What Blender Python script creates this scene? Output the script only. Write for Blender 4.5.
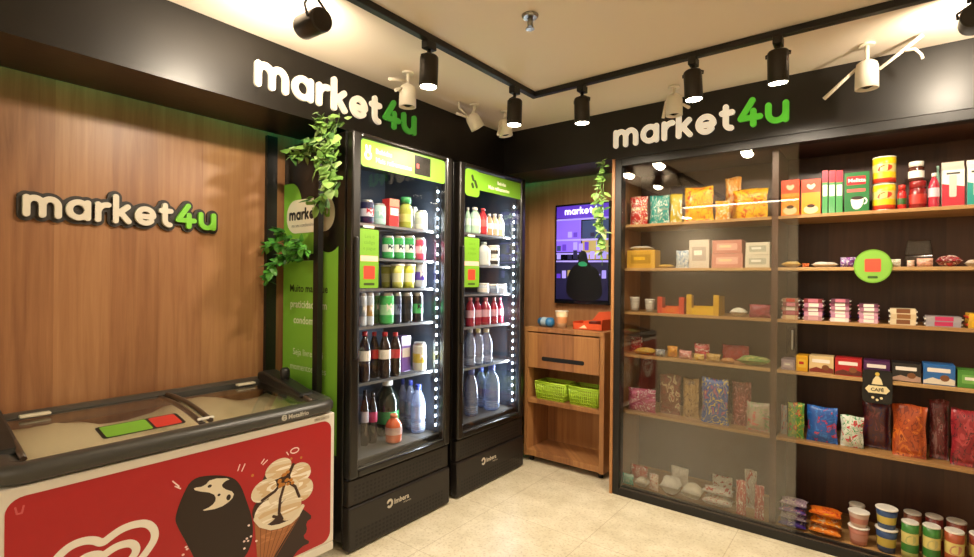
import bpy, bmesh, math, random
import numpy as np
from mathutils import Vector, Matrix
for o in list(bpy.data.objects): bpy.data.objects.remove(o)
S = bpy.context.scene; COL = S.collection
# ---------------------------------------------------------------- camera
def make_camera():
    yaw, roll = .65767, .0099069
    f = Vector((-math.sin(yaw), math.cos(yaw), .000455)).normalized()
    r = Vector((math.cos(yaw), math.sin(yaw), 0)); u = r.cross(f)
    r2 = r*math.cos(roll)+u*math.sin(roll); u2 = u*math.cos(roll)-r*math.sin(roll)
    c = bpy.data.cameras.new('camera'); o = bpy.data.objects.new('camera', c); COL.objects.link(o)
    m = Matrix((r2, u2, -f)).transposed().to_4x4(); m.translation = (0, 0, 1.35)
    o.matrix_world = m
    c.sensor_width = 36; c.lens = 36*509.27/974; c.clip_start = .02
    S.camera = o
make_camera()
# ---------------------------------------------------------------- light and exposure
W = bpy.data.worlds.new('world'); S.world = W; W.use_nodes = True
W.node_tree.nodes['Background'].inputs[0].default_value = (1, .8, .55, 1)
W.node_tree.nodes['Background'].inputs[1].default_value = .02
S.view_settings.view_transform = 'Standard'; S.view_settings.look = 'None'
S.view_settings.exposure = .12; S.view_settings.gamma = 1; S.view_settings.use_curve_mapping = False
WARM = (1, .85, .66); WARM2 = (1, .86, .68)
P_SPOT, P_WIDE, P_LINEAR, P_FILL, P_GREEN, P_FRIDGE = 54, 58, 5, 3.5, .6, 11
def light(kind, name, loc, energy, color, parent=None, rot=(0, 0, 0), **k):
    l = bpy.data.lights.new(name, kind); l.energy = energy; l.color = color
    for a, b in k.items(): setattr(l, a, b)
    o = bpy.data.objects.new(name, l); COL.objects.link(o); o.location = loc; o.rotation_euler = rot
    if parent: o.parent = parent
    return o
# ---------------------------------------------------------------- materials
def lin(h):
    h = h.lstrip('#'); c = [int(h[i:i+2], 16)/255 for i in (0, 2, 4)]
    return tuple(x/12.92 if x < .04045 else ((x+.055)/1.055)**2.4 for x in c)+(1,)
_M = {}
def mat(h, rough=.5, metal=0, emit=0, coat=0, bump=0):
    k = (h, rough, metal, emit, coat, bump)
    if k in _M: return _M[k]
    m = bpy.data.materials.new('mat_'+h); m.use_nodes = True
    nt = m.node_tree; b = nt.nodes['Principled BSDF']
    c = lin(h); b.inputs['Base Color'].default_value = c
    b.inputs['Roughness'].default_value = rough; b.inputs['Metallic'].default_value = metal
    if coat: b.inputs['Coat Weight'].default_value = coat; b.inputs['Coat Roughness'].default_value = .08
    if emit:
        b.inputs['Emission Color'].default_value = c; b.inputs['Emission Strength'].default_value = emit
    n = nt.nodes.new('ShaderNodeTexNoise'); n.inputs['Scale'].default_value = 60; n.inputs['Detail'].default_value = 3
    r = nt.nodes.new('ShaderNodeMapRange'); r.inputs[3].default_value = max(rough-.06, 0); r.inputs[4].default_value = min(rough+.06, 1)
    nt.links.new(n.outputs[0], r.inputs[0]); nt.links.new(r.outputs[0], b.inputs['Roughness'])
    if bump:
        bp = nt.nodes.new('ShaderNodeBump'); bp.inputs['Strength'].default_value = bump; bp.inputs['Distance'].default_value = .002
        nt.links.new(n.outputs[0], bp.inputs['Height']); nt.links.new(bp.outputs[0], b.inputs['Normal'])
    _M[k] = m; return m
def film(h): return mat(h, .32, coat=.25)
def glass(name, tint=(1, 1, 1, 1), gain=1.0, rough=0):
    m = bpy.data.materials.new(name); m.use_nodes = True; nt = m.node_tree; nt.nodes.clear()
    N = nt.nodes.new; out = N('ShaderNodeOutputMaterial'); mx = N('ShaderNodeMixShader'); tr = N('ShaderNodeBsdfTransparent'); gl = N('ShaderNodeBsdfGlossy')
    fr = N('ShaderNodeFresnel'); ge = N('ShaderNodeNewGeometry'); mm = N('ShaderNodeMapRange')
    mm.inputs[3].default_value = 1.5; mm.inputs[4].default_value = 1/1.5
    nt.links.new(ge.outputs['Backfacing'], mm.inputs[0]); nt.links.new(mm.outputs[0], fr.inputs[0])
    mu = N('ShaderNodeMath'); mu.operation = 'MULTIPLY'; mu.use_clamp = True; mu.inputs[1].default_value = gain
    nt.links.new(fr.outputs[0], mu.inputs[0]); nt.links.new(mu.outputs[0], mx.inputs[0])
    tr.inputs[0].default_value = tint; gl.inputs['Roughness'].default_value = rough
    nt.links.new(tr.outputs[0], mx.inputs[1]); nt.links.new(gl.outputs[0], mx.inputs[2]); nt.links.new(mx.outputs[0], out.inputs[0])
    return m
def wood(name, c0, c1, c2, rough=.42, axis='Z', plank=.16, along=(1, 1)):
    m = bpy.data.materials.new(name); m.use_nodes = True; nt = m.node_tree; b = nt.nodes['Principled BSDF']; N = nt.nodes.new; K = nt.links.new
    tc = N('ShaderNodeTexCoord'); sp = N('ShaderNodeSeparateXYZ'); K(tc.outputs['Object'], sp.inputs[0])
    if axis == 'Z': a0, a1, ln = 0, 1, 2
    elif axis == 'X': a0, a1, ln = 1, 2, 0
    else: a0, a1, ln = 0, 2, 1
    ad = N('ShaderNodeMath'); ad.operation = 'ADD'; K(sp.outputs[a0], ad.inputs[0]); K(sp.outputs[a1], ad.inputs[1])
    sc = N('ShaderNodeMath'); sc.operation = 'DIVIDE'; K(ad.outputs[0], sc.inputs[0]); sc.inputs[1].default_value = plank
    fl = N('ShaderNodeMath'); fl.operation = 'FLOOR'; K(sc.outputs[0], fl.inputs[0])
    wn = N('ShaderNodeTexWhiteNoise'); wn.noise_dimensions = '1D'; K(fl.outputs[0], wn.inputs['W'])
    cb = N('ShaderNodeCombineXYZ'); mul = N('ShaderNodeMath'); mul.operation = 'MULTIPLY'; K(ad.outputs[0], mul.inputs[0]); mul.inputs[1].default_value = 34
    K(mul.outputs[0], cb.inputs[0]); lm = N('ShaderNodeMath'); lm.operation = 'MULTIPLY_ADD'; K(sp.outputs[ln], lm.inputs[0]); lm.inputs[1].default_value = 1.7
    w9 = N('ShaderNodeMath'); w9.operation = 'MULTIPLY'; K(wn.outputs[0], w9.inputs[0]); w9.inputs[1].default_value = 40
    K(w9.outputs[0], lm.inputs[2]); K(lm.outputs[0], cb.inputs[1]); K(fl.outputs[0], cb.inputs[2])
    n1 = N('ShaderNodeTexNoise'); n1.inputs['Scale'].default_value = 1; n1.inputs['Detail'].default_value = 6; n1.inputs['Roughness'].default_value = .62; n1.inputs['Distortion'].default_value = .6
    K(cb.outputs[0], n1.inputs['Vector'])
    mx = N('ShaderNodeMath'); mx.operation = 'MULTIPLY_ADD'; K(wn.outputs[0], mx.inputs[0]); mx.inputs[1].default_value = .42
    mm = N('ShaderNodeMath'); mm.operation = 'MULTIPLY'; K(n1.outputs[0], mm.inputs[0]); mm.inputs[1].default_value = .8; K(mm.outputs[0], mx.inputs[2])
    cr = N('ShaderNodeValToRGB'); e = cr.color_ramp.elements; e[0].position = .22; e[0].color = lin(c0); e[1].position = .86; e[1].color = lin(c2)
    x = e.new(.54); x.color = lin(c1); K(mx.outputs[0], cr.inputs[0])
    fr = N('ShaderNodeMath'); fr.operation = 'FRACT'; K(sc.outputs[0], fr.inputs[0])
    K(cr.outputs[0], b.inputs['Base Color']); b.inputs['Roughness'].default_value = rough
    bp = N('ShaderNodeBump'); bp.inputs['Strength'].default_value = .12; bp.inputs['Distance'].default_value = .002; K(n1.outputs[0], bp.inputs['Height']); K(bp.outputs[0], b.inputs['Normal'])
    return m
def stone():
    m = bpy.data.materials.new('stone_tile'); m.use_nodes = True; nt = m.node_tree; b = nt.nodes['Principled BSDF']; N = nt.nodes.new; K = nt.links.new
    tc = N('ShaderNodeTexCoord'); n1 = N('ShaderNodeTexNoise'); n1.inputs['Scale'].default_value = 6; n1.inputs['Detail'].default_value = 8; n1.inputs['Roughness'].default_value = .7
    n2 = N('ShaderNodeTexNoise'); n2.inputs['Scale'].default_value = 75; n2.inputs['Detail'].default_value = 4
    K(tc.outputs['Object'], n1.inputs['Vector']); K(tc.outputs['Object'], n2.inputs['Vector'])
    cr = N('ShaderNodeValToRGB'); e = cr.color_ramp.elements; e[0].position = .3; e[0].color = lin('c9bd9e'); e[1].position = .7; e[1].color = lin('e9e0c8'); K(n1.outputs[0], cr.inputs[0])
    c2 = N('ShaderNodeValToRGB'); e = c2.color_ramp.elements; e[0].position = .36; e[0].color = (.62, .55, .44, 1); e[1].position = .46; e[1].color = (1, 1, 1, 1); K(n2.outputs[0], c2.inputs[0])
    mx = N('ShaderNodeMix'); mx.data_type = 'RGBA'; mx.blend_type = 'MULTIPLY'; mx.inputs[0].default_value = .5; K(cr.outputs[0], mx.inputs[6]); K(c2.outputs[0], mx.inputs[7])
    br = N('ShaderNodeTexBrick'); br.offset = 0; br.inputs['Scale'].default_value = 1; br.inputs['Brick Width'].default_value = .6; br.inputs['Row Height'].default_value = .6; br.inputs['Mortar Size'].default_value = .002; br.inputs['Mortar Smooth'].default_value = .2
    br.inputs['Color1'].default_value = (1, 1, 1, 1); br.inputs['Color2'].default_value = (.95, .95, .93, 1); br.inputs['Mortar'].default_value = (.62, .56, .46, 1)
    K(tc.outputs['Object'], br.inputs['Vector'])
    m2 = N('ShaderNodeMix'); m2.data_type = 'RGBA'; m2.blend_type = 'MULTIPLY'; m2.inputs[0].default_value = .8; K(mx.outputs[2], m2.inputs[6]); K(br.outputs[0], m2.inputs[7])
    K(m2.outputs[2], b.inputs['Base Color']); b.inputs['Roughness'].default_value = .34
    return m
WOODW = wood('wall_wood', '73492b', '946540', 'ab7d52', plank=.19)
WOODL = wood('cabinet_wood', '7c5030', '9c6a40', 'b5834f', plank=.3)
WOODX = wood('shelf_wood', '8a6238', 'a47c4c', 'b8925e', axis='X', plank=.3)
WOODK = wood('cabinet_back_wood', '35201a', '462c22', '563829', plank=.25)
BLACK = mat('100d0a', .48); FASC = mat('15110c', .40, bump=.05); GLOSSB = mat('15110d', .32, coat=.15); PLAIN = mat('0a0909', .6)
CEIL = mat('e8dac8', .85, bump=.1); WHITE = mat('e9e4d8', .45); GREEN = mat('6fa62e', .4); LOGOG = mat('5cc832', .4)
STEEL = mat('a0a09c', .3, metal=1); GLASS = glass('clear_glass'); GLASSD = glass('door_glass', (.97, .97, .96, 1), 1.3)
CLEARP = glass('clear_plastic', (.82, .84, .86, 1), 1.6, .1)
# ---------------------------------------------------------------- mesh builder
class MB:
    def __init__(s): s.v = []; s.f = []; s.m = []; s.s = []
    def face(s, idx, mi=0, sm=False): s.f.append(tuple(idx)); s.m.append(mi); s.s.append(sm)
    def box(s, x0, x1, y0, y1, z0, z1, mi=0):
        n = len(s.v); s.v += [(x, y, z) for z in (z0, z1) for y in (y0, y1) for x in (x0, x1)]
        for q in ((0, 2, 3, 1), (4, 5, 7, 6), (0, 1, 5, 4), (2, 6, 7, 3), (0, 4, 6, 2), (1, 3, 7, 5)): s.face([n+i for i in q], mi)
        return s
    def lathe(s, prof, n=16, c=(0, 0, 0), mis=None, mi=0, cap=True):
        b = len(s.v)
        for r, z in prof:
            for i in range(n):
                a = 2*math.pi*i/n; s.v.append((c[0]+r*math.cos(a), c[1]+r*math.sin(a), c[2]+z))
        for k in range(len(prof)-1):
            for i in range(n):
                j = (i+1) % n; s.face((b+k*n+i, b+k*n+j, b+(k+1)*n+j, b+(k+1)*n+i), mis[k] if mis else mi, True)
        if cap:
            s.face([b+i for i in range(n)][::-1], mis[0] if mis else mi); s.face([b+(len(prof)-1)*n+i for i in range(n)], mis[-1] if mis else mi)
        return s
    def tube(s, pts, r, n=8, mi=0, r1=None):
        pts = [Vector(p) for p in pts]; b = len(s.v); N = len(pts)
        for k, p in enumerate(pts):
            t = (pts[min(k+1, N-1)]-pts[max(k-1, 0)]).normalized()
            a = t.orthogonal().normalized() if k == 0 else (a-t*a.dot(t)).normalized()
            c = t.cross(a); rr = r if r1 is None else r+(r1-r)*k/(N-1)
            for i in range(n):
                w = 2*math.pi*i/n; q = p+a*rr*math.cos(w)+c*rr*math.sin(w); s.v.append(tuple(q))
        for k in range(N-1):
            for i in range(n):
                j = (i+1) % n; s.face((b+k*n+i, b+k*n+j, b+(k+1)*n+j, b+(k+1)*n+i), mi, True)
        s.face([b+i for i in range(n)][::-1], mi); s.face([b+(N-1)*n+i for i in range(n)], mi); return s
    def poly(s, pts, fr, d0, d1, mi=0):
        """extruded outline: fr maps (u, v, d) to a point, d is the distance out of the surface"""
        a = sum(p[0]*q[1]-q[0]*p[1] for p, q in zip(pts, pts[1:]+pts[:1]))
        if a < 0: pts = pts[::-1]
        n = len(s.v); N = len(pts); s.v += [fr(u, v, d0) for u, v in pts]+[fr(u, v, d1) for u, v in pts]
        s.face([n+N+i for i in range(N)], mi)
        s.face([n+i for i in range(N)][::-1], mi)
        for i in range(N):
            j = (i+1) % N; s.face((n+i, n+j, n+N+j, n+N+i), mi)
        return s
    def build(s, name, mats, parent=None, loc=None, rot=None, bevel=0, world=False):
        me = bpy.data.meshes.new(name); me.from_pydata(s.v, [], s.f)
        if not isinstance(mats, (list, tuple)): mats = [mats]
        for m in mats: me.materials.append(m)
        me.polygons.foreach_set('material_index', s.m); me.polygons.foreach_set('use_smooth', s.s); me.update()
        o = bpy.data.objects.new(name, me); COL.objects.link(o)
        if loc: o.location = loc
        if rot: o.rotation_euler = rot
        if parent:
            o.parent = parent
            if world: o.matrix_parent_inverse = (Matrix.Translation(parent.location) @ parent.rotation_euler.to_matrix().to_4x4()).inverted()
        if bevel:
            b = o.modifiers.new('bevel', 'BEVEL'); b.width = bevel; b.segments = 2; b.limit_method = 'ANGLE'
        return o
def box(name, m, x0, x1, y0, y1, z0, z1, parent=None, bevel=0, **k): return MB().box(x0, x1, y0, y1, z0, z1).build(name, m, parent, bevel=bevel, **k)
def FX(x, s=1): return lambda u, v, d: (x+s*d, u, v)     # a surface facing +X: u runs along Y
def FY(y): return lambda u, v, d: (u, y-d, v)           # a surface facing -Y: u runs along X
def tag(o, label, cat, group=None):
    o['label'] = label; o['category'] = cat
    if group: o['group'] = group
    return o
def thing(name, label, cat, loc=(0, 0, 0), rz=0, group=None):
    o = bpy.data.objects.new(name, None); COL.objects.link(o); o.empty_display_size = .05
    o.location = loc; o.rotation_euler = (0, 0, rz); return tag(o, label, cat, group)
def struct(o): o['kind'] = 'structure'; return o
def rr(x0, x1, y0, y1, r, n=5):
    p = []
    for cx, cy, a in ((x1-r, y0+r, -90), (x1-r, y1-r, 0), (x0+r, y1-r, 90), (x0+r, y0+r, 180)):
        for i in range(n+1): t = math.radians(a+90*i/n); p.append((cx+r*math.cos(t), cy+r*math.sin(t)))
    return p
def ell(cx, cy, rx, ry, n=24, rot=0):
    c, q = math.cos(rot), math.sin(rot)
    return [(cx+rx*math.cos(t)*c-ry*math.sin(t)*q, cy+rx*math.cos(t)*q+ry*math.sin(t)*c) for t in [2*math.pi*i/n for i in range(n)]]
def smooth(pts, k=2):
    for _ in range(k):
        q = []
        for a, b in zip(pts, pts[1:]+pts[:1]): q += [(a[0]*.75+b[0]*.25, a[1]*.75+b[1]*.25), (a[0]*.25+b[0]*.75, a[1]*.25+b[1]*.75)]
        pts = q
    return pts
def stroke(strokes, r, fr, d0, d1, mb=None, mi=0, res=None):
    """outline of thick rounded strokes (union), extruded from d0 to d1"""
    mb = mb or MB(); segs = [(p, q) for st in strokes for p, q in zip(st, st[1:])] or []
    P = np.array([p for st in strokes for p in st], float); res = res or r/3.2
    x0, y0 = P.min(0)-r-2*res; x1, y1 = P.max(0)+r+2*res
    xs = np.arange(x0, x1+res, res); ys = np.arange(y0, y1+res, res); X, Y = np.meshgrid(xs, ys, indexing='ij'); D = np.full(X.shape, 1e9)
    for p, q in segs:
        dx, dy = q[0]-p[0], q[1]-p[1]; L = dx*dx+dy*dy+1e-12; t = np.clip(((X-p[0])*dx+(Y-p[1])*dy)/L, 0, 1)
        D = np.minimum(D, np.hypot(X-p[0]-t*dx, Y-p[1]-t*dy))
    D -= r; cache = {}
    def vid(u, v, d):
        k = (round(u, 6), round(v, 6), d)
        if k not in cache: cache[k] = len(mb.v); mb.v.append(fr(u, v, d))
        return cache[k]
    for i in range(len(xs)-1):
        for j in range(len(ys)-1):
            cs = [(i, j), (i+1, j), (i+1, j+1), (i, j+1)]; ds = [D[c] for c in cs]
            if min(ds) >= 0: continue
            pts = []
            for a in range(4):
                b = (a+1) % 4
                if ds[a] < 0: pts.append((xs[cs[a][0]], ys[cs[a][1]], 0))
                if (ds[a] < 0) != (ds[b] < 0):
                    t = ds[a]/(ds[a]-ds[b]); A, B = cs[a], cs[b]
                    pts.append((xs[A[0]]*(1-t)+xs[B[0]]*t, ys[A[1]]*(1-t)+ys[B[1]]*t, 1))
            if len(pts) < 3: continue
            ix = [vid(p[0], p[1], d1) for p in pts]
            if len(set(ix)) < 3: continue
            mb.face(ix, mi); mb.face([vid(p[0], p[1], d0) for p in pts][::-1], mi)
            for a in range(len(pts)):
                b = (a+1) % len(pts)
                if pts[a][2] and pts[b][2]: mb.face((vid(pts[a][0], pts[a][1], d0), vid(pts[b][0], pts[b][1], d0), vid(pts[b][0], pts[b][1], d1), vid(pts[a][0], pts[a][1], d1)), mi)
    return mb
def text(name, body, u, v, size, m, fr, d, parent=None, world=True, depth=.0006, align='LEFT', bold=0):
    c = bpy.data.curves.new(name, 'FONT'); c.body = body; c.size = size; c.align_x = align; c.offset = bold; c.extrude = 0; c.resolution_u = 2
    t = bpy.data.objects.new('t', c); COL.objects.link(t); dg = bpy.context.evaluated_depsgraph_get()
    me = bpy.data.meshes.new_from_object(t.evaluated_get(dg)); bpy.data.objects.remove(t)
    mb = MB(); mb.v = [fr(u+p.co.x, v+p.co.y, d+depth) for p in me.vertices]
    for p in me.polygons: mb.face(p.vertices)
    bpy.data.meshes.remove(me)
    return mb.build(name, m, parent, world=world)
# ---------------------------------------------------------------- room
CH = 2.42; FB = 2.115
struct(box('floor', stone(), -4.3, 2.5, -3.3, 3.65, -.1, 0))
struct(box('ceiling', CEIL, -4.3, 2.5, -3.3, 3.65, CH, CH+.1))
struct(box('wall_left', WOODW, -2.75, -2.65, -1.2, 3.65, 0, CH))
struct(box('wall_side', mat('e4d8c0', .8), -4.3, -4.2, -3.2, -1.1, 0, CH)); struct(box('wall_front', mat('e4d8c0', .8), -4.2, -2.75, -1.2, -1.1, 0, CH))
struct(box('wall_back', WOODW, -2.65, 2.5, 3.5, 3.6, 0, CH))
struct(box('wall_right', mat('d8ccb4', .8), 2.4, 2.5, -3.2, 3.5, 0, CH))
struct(box('wall_rear', mat('e4d8c0', .8), -4.3, 2.4, -3.3, -3.2, 0, CH))
# dark header boards with a slot at the wall for the green light
m = MB().box(-2.22, -2.2, -1.2, 3.04, FB, CH).box(-2.57, -2.22, -1.2, 3.06, FB, FB+.02); struct(m.build('trim_1', FASC))
m = MB().box(-2.22, 2.4, 3.04, 3.06, FB, CH).box(-2.57, -1.36, 3.06, 3.42, FB, FB+.02).box(-1.36, -1.34, 3.06, 3.5, FB, CH); struct(m.build('trim_2', FASC))
struct(box('baseboard_left', BLACK, -2.65, -2.635, -1.2, .2, 0, .08))
def green_strip(name, label, x0, x1, y0, y1, along):
    o = box(name, mat('20d860', .5, emit=2), x0, x1, y0, y1, FB+.13, FB+.14); tag(o, label, 'light strip')
    cx, cy = (x0+x1)/2, (y0+y1)/2
    L = light('AREA', 'strip_light', (cx, cy, FB+.125), P_GREEN*max(x1-x0, y1-y0), (0, .85, .55), shape='RECTANGLE', size=x1-x0, size_y=y1-y0)
    return o
green_strip('light_strip', 'green light strip hidden above the header along the left wall', -2.615, -2.59, -1.0, 3.4, 'y')
green_strip('light_strip', 'green light strip hidden above the header over the television', -2.55, -1.4, 3.44, 3.465, 'x')
# ---------------------------------------------------------------- lettering
def arc(cx, cy, rx, ry, a0, a1, n=14): return [(cx+rx*math.cos(math.radians(a0+(a1-a0)*i/n)), cy+ry*math.sin(math.radians(a0+(a1-a0)*i/n))) for i in range(n+1)]
def printed(c0, c1, c2, seed=0, scale=9):
    k = ('p', c0, c1, c2, seed)
    if k in _M: return _M[k]
    m = bpy.data.materials.new('printed_film'); m.use_nodes = True; nt = m.node_tree; b = nt.nodes['Principled BSDF']; N = nt.nodes.new; K = nt.links.new
    tc = N('ShaderNodeTexCoord'); mp = N('ShaderNodeMapping'); K(tc.outputs['Generated'], mp.inputs[0])
    mp.inputs['Scale'].default_value = (1, .12, 1.1); mp.inputs['Location'].default_value = (seed*.7, 0, seed*1.3)
    n = N('ShaderNodeTexNoise'); n.inputs['Scale'].default_value = 4.6; n.inputs['Detail'].default_value = 2.2; n.inputs['Distortion'].default_value = .7; K(mp.outputs[0], n.inputs['Vector'])
    g = N('ShaderNodeVectorMath'); g.operation = 'DISTANCE'; g.inputs[1].default_value = (.5+.1*math.sin(seed), .5, .48+.1*math.cos(seed*2)); K(tc.outputs['Generated'], g.inputs[0])
    a = N('ShaderNodeMath'); a.operation = 'MULTIPLY_ADD'; K(g.outputs['Value'], a.inputs[0]); a.inputs[1].default_value = -.55; K(n.outputs[0], a.inputs[2])
    cr = N('ShaderNodeValToRGB'); cr.color_ramp.interpolation = 'CONSTANT'; e = cr.color_ramp.elements
    e[0].position = 0; e[0].color = lin(c0); e[1].position = .31; e[1].color = lin(c1); x = e.new(.40); x.color = lin(c2); x = e.new(.455); x.color = lin(c1); x = e.new(.19); x.color = lin(c0); x = e.new(.15); x.color = lin(c2); x = e.new(.12); x.color = lin(c0)
    K(a.outputs[0], cr.inputs[0]); K(cr.outputs[0], b.inputs['Base Color']); b.inputs['Roughness'].default_value = .34; b.inputs['Coat Weight'].default_value = .25
    bp = N('ShaderNodeBump'); bp.inputs['Strength'].default_value = .35; bp.inputs['Distance'].default_value = .006
    n2 = N('ShaderNodeTexNoise'); n2.inputs['Scale'].default_value = 28; K(tc.outputs['Object'], n2.inputs['Vector']); K(n2.outputs[0], bp.inputs['Height']); K(bp.outputs[0], b.inputs['Normal'])
    _M[k] = m; return m
GL = {'m': (1.38, [[(.16, .15), (.16, .85)], arc(.425, .55, .265, .30, 180, 0)+[(.69, .15)], arc(.955, .55, .265, .30, 180, 0)+[(1.22, .15)]]),
 'a': (.98, [arc(.49, .5, .335, .35, 0, 360, 22), [(.82, .85), (.82, .15)]]),
 'r': (.62, [[(.16, .15), (.16, .85)], arc(.52, .47, .36, .38, 180, 85)]),
 'k': (.84, [[(.16, .15), (.16, 1.28)], [(.22, .46), (.64, .85)], [(.36, .55), (.68, .15)]]),
 'e': (.98, [arc(.49, .5, .335, .35, 0, 318, 20), [(.2, .47), (.80, .47)]]),
 't': (.70, [[(.30, 1.12), (.30, .38)]+arc(.52, .38, .22, .23, 180, 270, 6), [(.14, .85), (.56, .85)]]),
 '4': (1.02, [[(.62, 1.22), (.15, .46), (.92, .46)], [(.66, .74), (.66, .15)]]),
 'u': (.98, [[(.16, .85)]+arc(.49, .5, .33, .35, 180, 360, 14)+[(.82, .85)], [(.82, .5), (.82, .15)]])}
def logo(x0, x1, base, fr, d0, d1, mw, mg, label, backing=None, small=False, parent=None, name='logo_sign'):
    word = 'market4u'; tot = sum(GL[c][0] for c in word)+.07*7; s = (x1-x0)/tot; x = 0
    p = parent or thing(name, label, 'sign', fr((x0+x1)/2, base, 0))
    allst = []
    mb = None
    for c in word:
        w, st = GL[c]; st = [[(x0+s*(x+a), base+s*b) for a, b in q] for q in st]; allst += st; x += w+.07
        mm = mg if c in '4u' else mw
        if small:
            if mb is None or c == '4':
                if mb: mb.build('lettering', mw, p, world=True)
                mb = MB()
            stroke(st, .145*s, fr, d0, d1, mb, res=.06*s)
        else: stroke(st, .124*s, fr, d0, d1, res=.035*s).build('letter', mm, p, world=True)
    if small: mb.build('lettering', mg, p, world=True)
    if backing: stroke(allst, .29*s, fr, .001, d0, res=.07*s).build('backing', backing, p, world=True)
    return p
LITW = mat('f4ecd8', .4, emit=.22); LITW2 = mat('f2e8d4', .4, emit=.38)
logo(1.14, 2.135, 2.188, FX(-2.2), .002, .016, LITW, mat('4aa83a', .4, emit=.15), 'white and green lettered shop sign on the left black header above the fridges')
logo(-1.345, -.375, 2.175, FY(3.04), .002, .016, LITW2, mat('5ccb38', .4, emit=.25), 'cream and green lettered shop sign on the right black header above the cabinet')
logo(.455, 1.185, 1.572, FX(-2.65), .014, .03, mat('d8cfbd', .45), mat('7cc836', .4), 'outlined shop sign on the wood wall above the freezer', backing=mat('241c14', .5))
# ---------------------------------------------------------------- light track and lamps
t = thing('lighting_track', 'black ceiling track bent at the corner above the fridges', 'light track', (-1.58, 2.47, CH))
MB().box(-1.597, -1.563, -1.1, 2.487, CH-.03, CH-.0005).build('rail', BLACK, t, world=True, bevel=.003)
MB().box(-1.563, 2.0, 2.453, 2.487, CH-.03, CH-.0005).build('rail', BLACK, t, world=True, bevel=.003)
LENS = mat('fff0d0', .3, emit=30)
def track_lamp(x, y, label, aim=(0, 0, -1), wide=False, z=2.255, side=(1, 0, 0), lh=.135):
    t = thing('track_lamp', label, 'lamp', (x, y, CH-.03), 0, 'black lamps on the ceiling track')
    MB().box(-.018, .018, -.03, .03, -.035, 0).build('adapter', BLACK, t, bevel=.003)
    MB().tube([(0, 0, -.03), (0, 0, -.055)], .009).build('stem', BLACK, t)
    a = Vector(aim).normalized(); s = Vector(side); c = Vector((0, 0, z-(CH-.03))); R = .041
    piv = Vector((0, 0, -.055))
    top = c-a*lh*.32
    w = a.cross(s).normalized()
    MB().tube([top+s*.044, top+s*.046+(piv-top)*.45, piv+s*.012, piv-s*.012, top-s*.046+(piv-top)*.45, top-s*.044], .0045, 6).build('yoke', BLACK, t)
    b = MB(); b.lathe([(R*.86, -lh/2), (R*.98, -lh/2+.006), (R, -lh/2+.012), (R, lh/2-.002), (R*.98, lh/2), (R*.90, lh/2), (R*.88, lh/2-.012)], 24, cap=False)
    n = len(b.v); b.face([i for i in range(24)][::-1])
    rot = a.to_track_quat('Z', 'Y').to_euler()
    b.build('lamp_body', mat('28221b', .34, metal=.3), t, loc=c, rot=rot)
    MB().lathe([(R*.86, lh/2-.008), (R*.86, lh/2+.001)], 24).build('lens', LENS, t, loc=c, rot=rot)
    l = light('SPOT', 'lamp_light', c+a*(lh/2+.004), (P_WIDE if x < 0 else 38) if wide else P_SPOT, WARM, t, a.to_track_quat('-Z', 'Y').to_euler(), spot_size=math.radians(174 if wide else 164), spot_blend=.85 if wide else .25, shadow_soft_size=.03)
track_lamp(-1.575, 1.03, 'black track lamp turned sideways at the left header', (-1, .10, .12), True, 2.235, (0, 1, 0))
track_lamp(-1.58, 1.612, 'black track lamp in front of the left shop sign', (-.03, 0, -1), False, 2.26, (0, 1, 0))
track_lamp(-1.58, 2.275, 'black track lamp nearest the bend of the track', (-.02, 0, -1), False, 2.255, (0, 1, 0))
track_lamp(-1.275, 2.47, 'black track lamp just right of the bend of the track', (0, .05, -1), False, 2.258)
track_lamp(-.70, 2.47, 'black track lamp in front of the middle of the right shop sign', (.05, .02, -1), False, 2.265)
track_lamp(-.352, 2.47, 'black track lamp beside the green end of the right shop sign', (0, .1, -1), False, 2.265)
track_lamp(.255, 2.47, 'black track lamp turned sideways at the right edge of the photo', (.05, 1, .12), True, 2.285)
# behind the camera: long lamp mirrored in the glass, and added fill lamps
def linear_lamp(x0, x1, y):
    t = thing('linear_lamp', 'long slim ceiling lamp running behind the viewer', 'lamp', ((x0+x1)/2, y, CH))
    h = (x1-x0)/2
    MB().box(-h, h, -.035, .035, -.03, -.0005).build('housing', BLACK, t); MB().box(-h+.01, h-.01, -.02, .02, -.036, -.03).build('diffuser', mat('fff0d8', .4, emit=16), t)
    light('AREA', 'lamp_light', (0, 0, -.04), P_LINEAR, WARM2, t, shape='RECTANGLE', size=2*h, size_y=.05)
linear_lamp(-2.85, .9, -1.3)
for i, (x, y) in enumerate(((.9, .9), (1.2, -.4), (-.55, -.75), (-2.6, -2.7), (-.6, -2.7), (1.3, -2.7))):  # unseen lamps added for fill and to brighten the rear wall in reflections
    t = thing('fill_lamp', ['round fill lamp added right of the viewer', 'round fill lamp added behind the viewer at right', 'round fill lamp added behind the viewer', 'leftmost round fill lamp added near the rear wall', 'middle round fill lamp added near the rear wall', 'rightmost round fill lamp added near the rear wall'][i], 'lamp', (x, y, CH))
    MB().lathe([(.085, -.008), (.085, -.0005)], 24).build('trim_ring', WHITE, t); MB().lathe([(.065, -.011), (.065, -.008)], 24).build('diffuser', mat('fff0d8', .4, emit=14), t)
    light('AREA', 'lamp_light', (0, 0, -.015), P_FILL if i < 3 else 16, WARM2, t, shape='DISK', size=.13)
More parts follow.
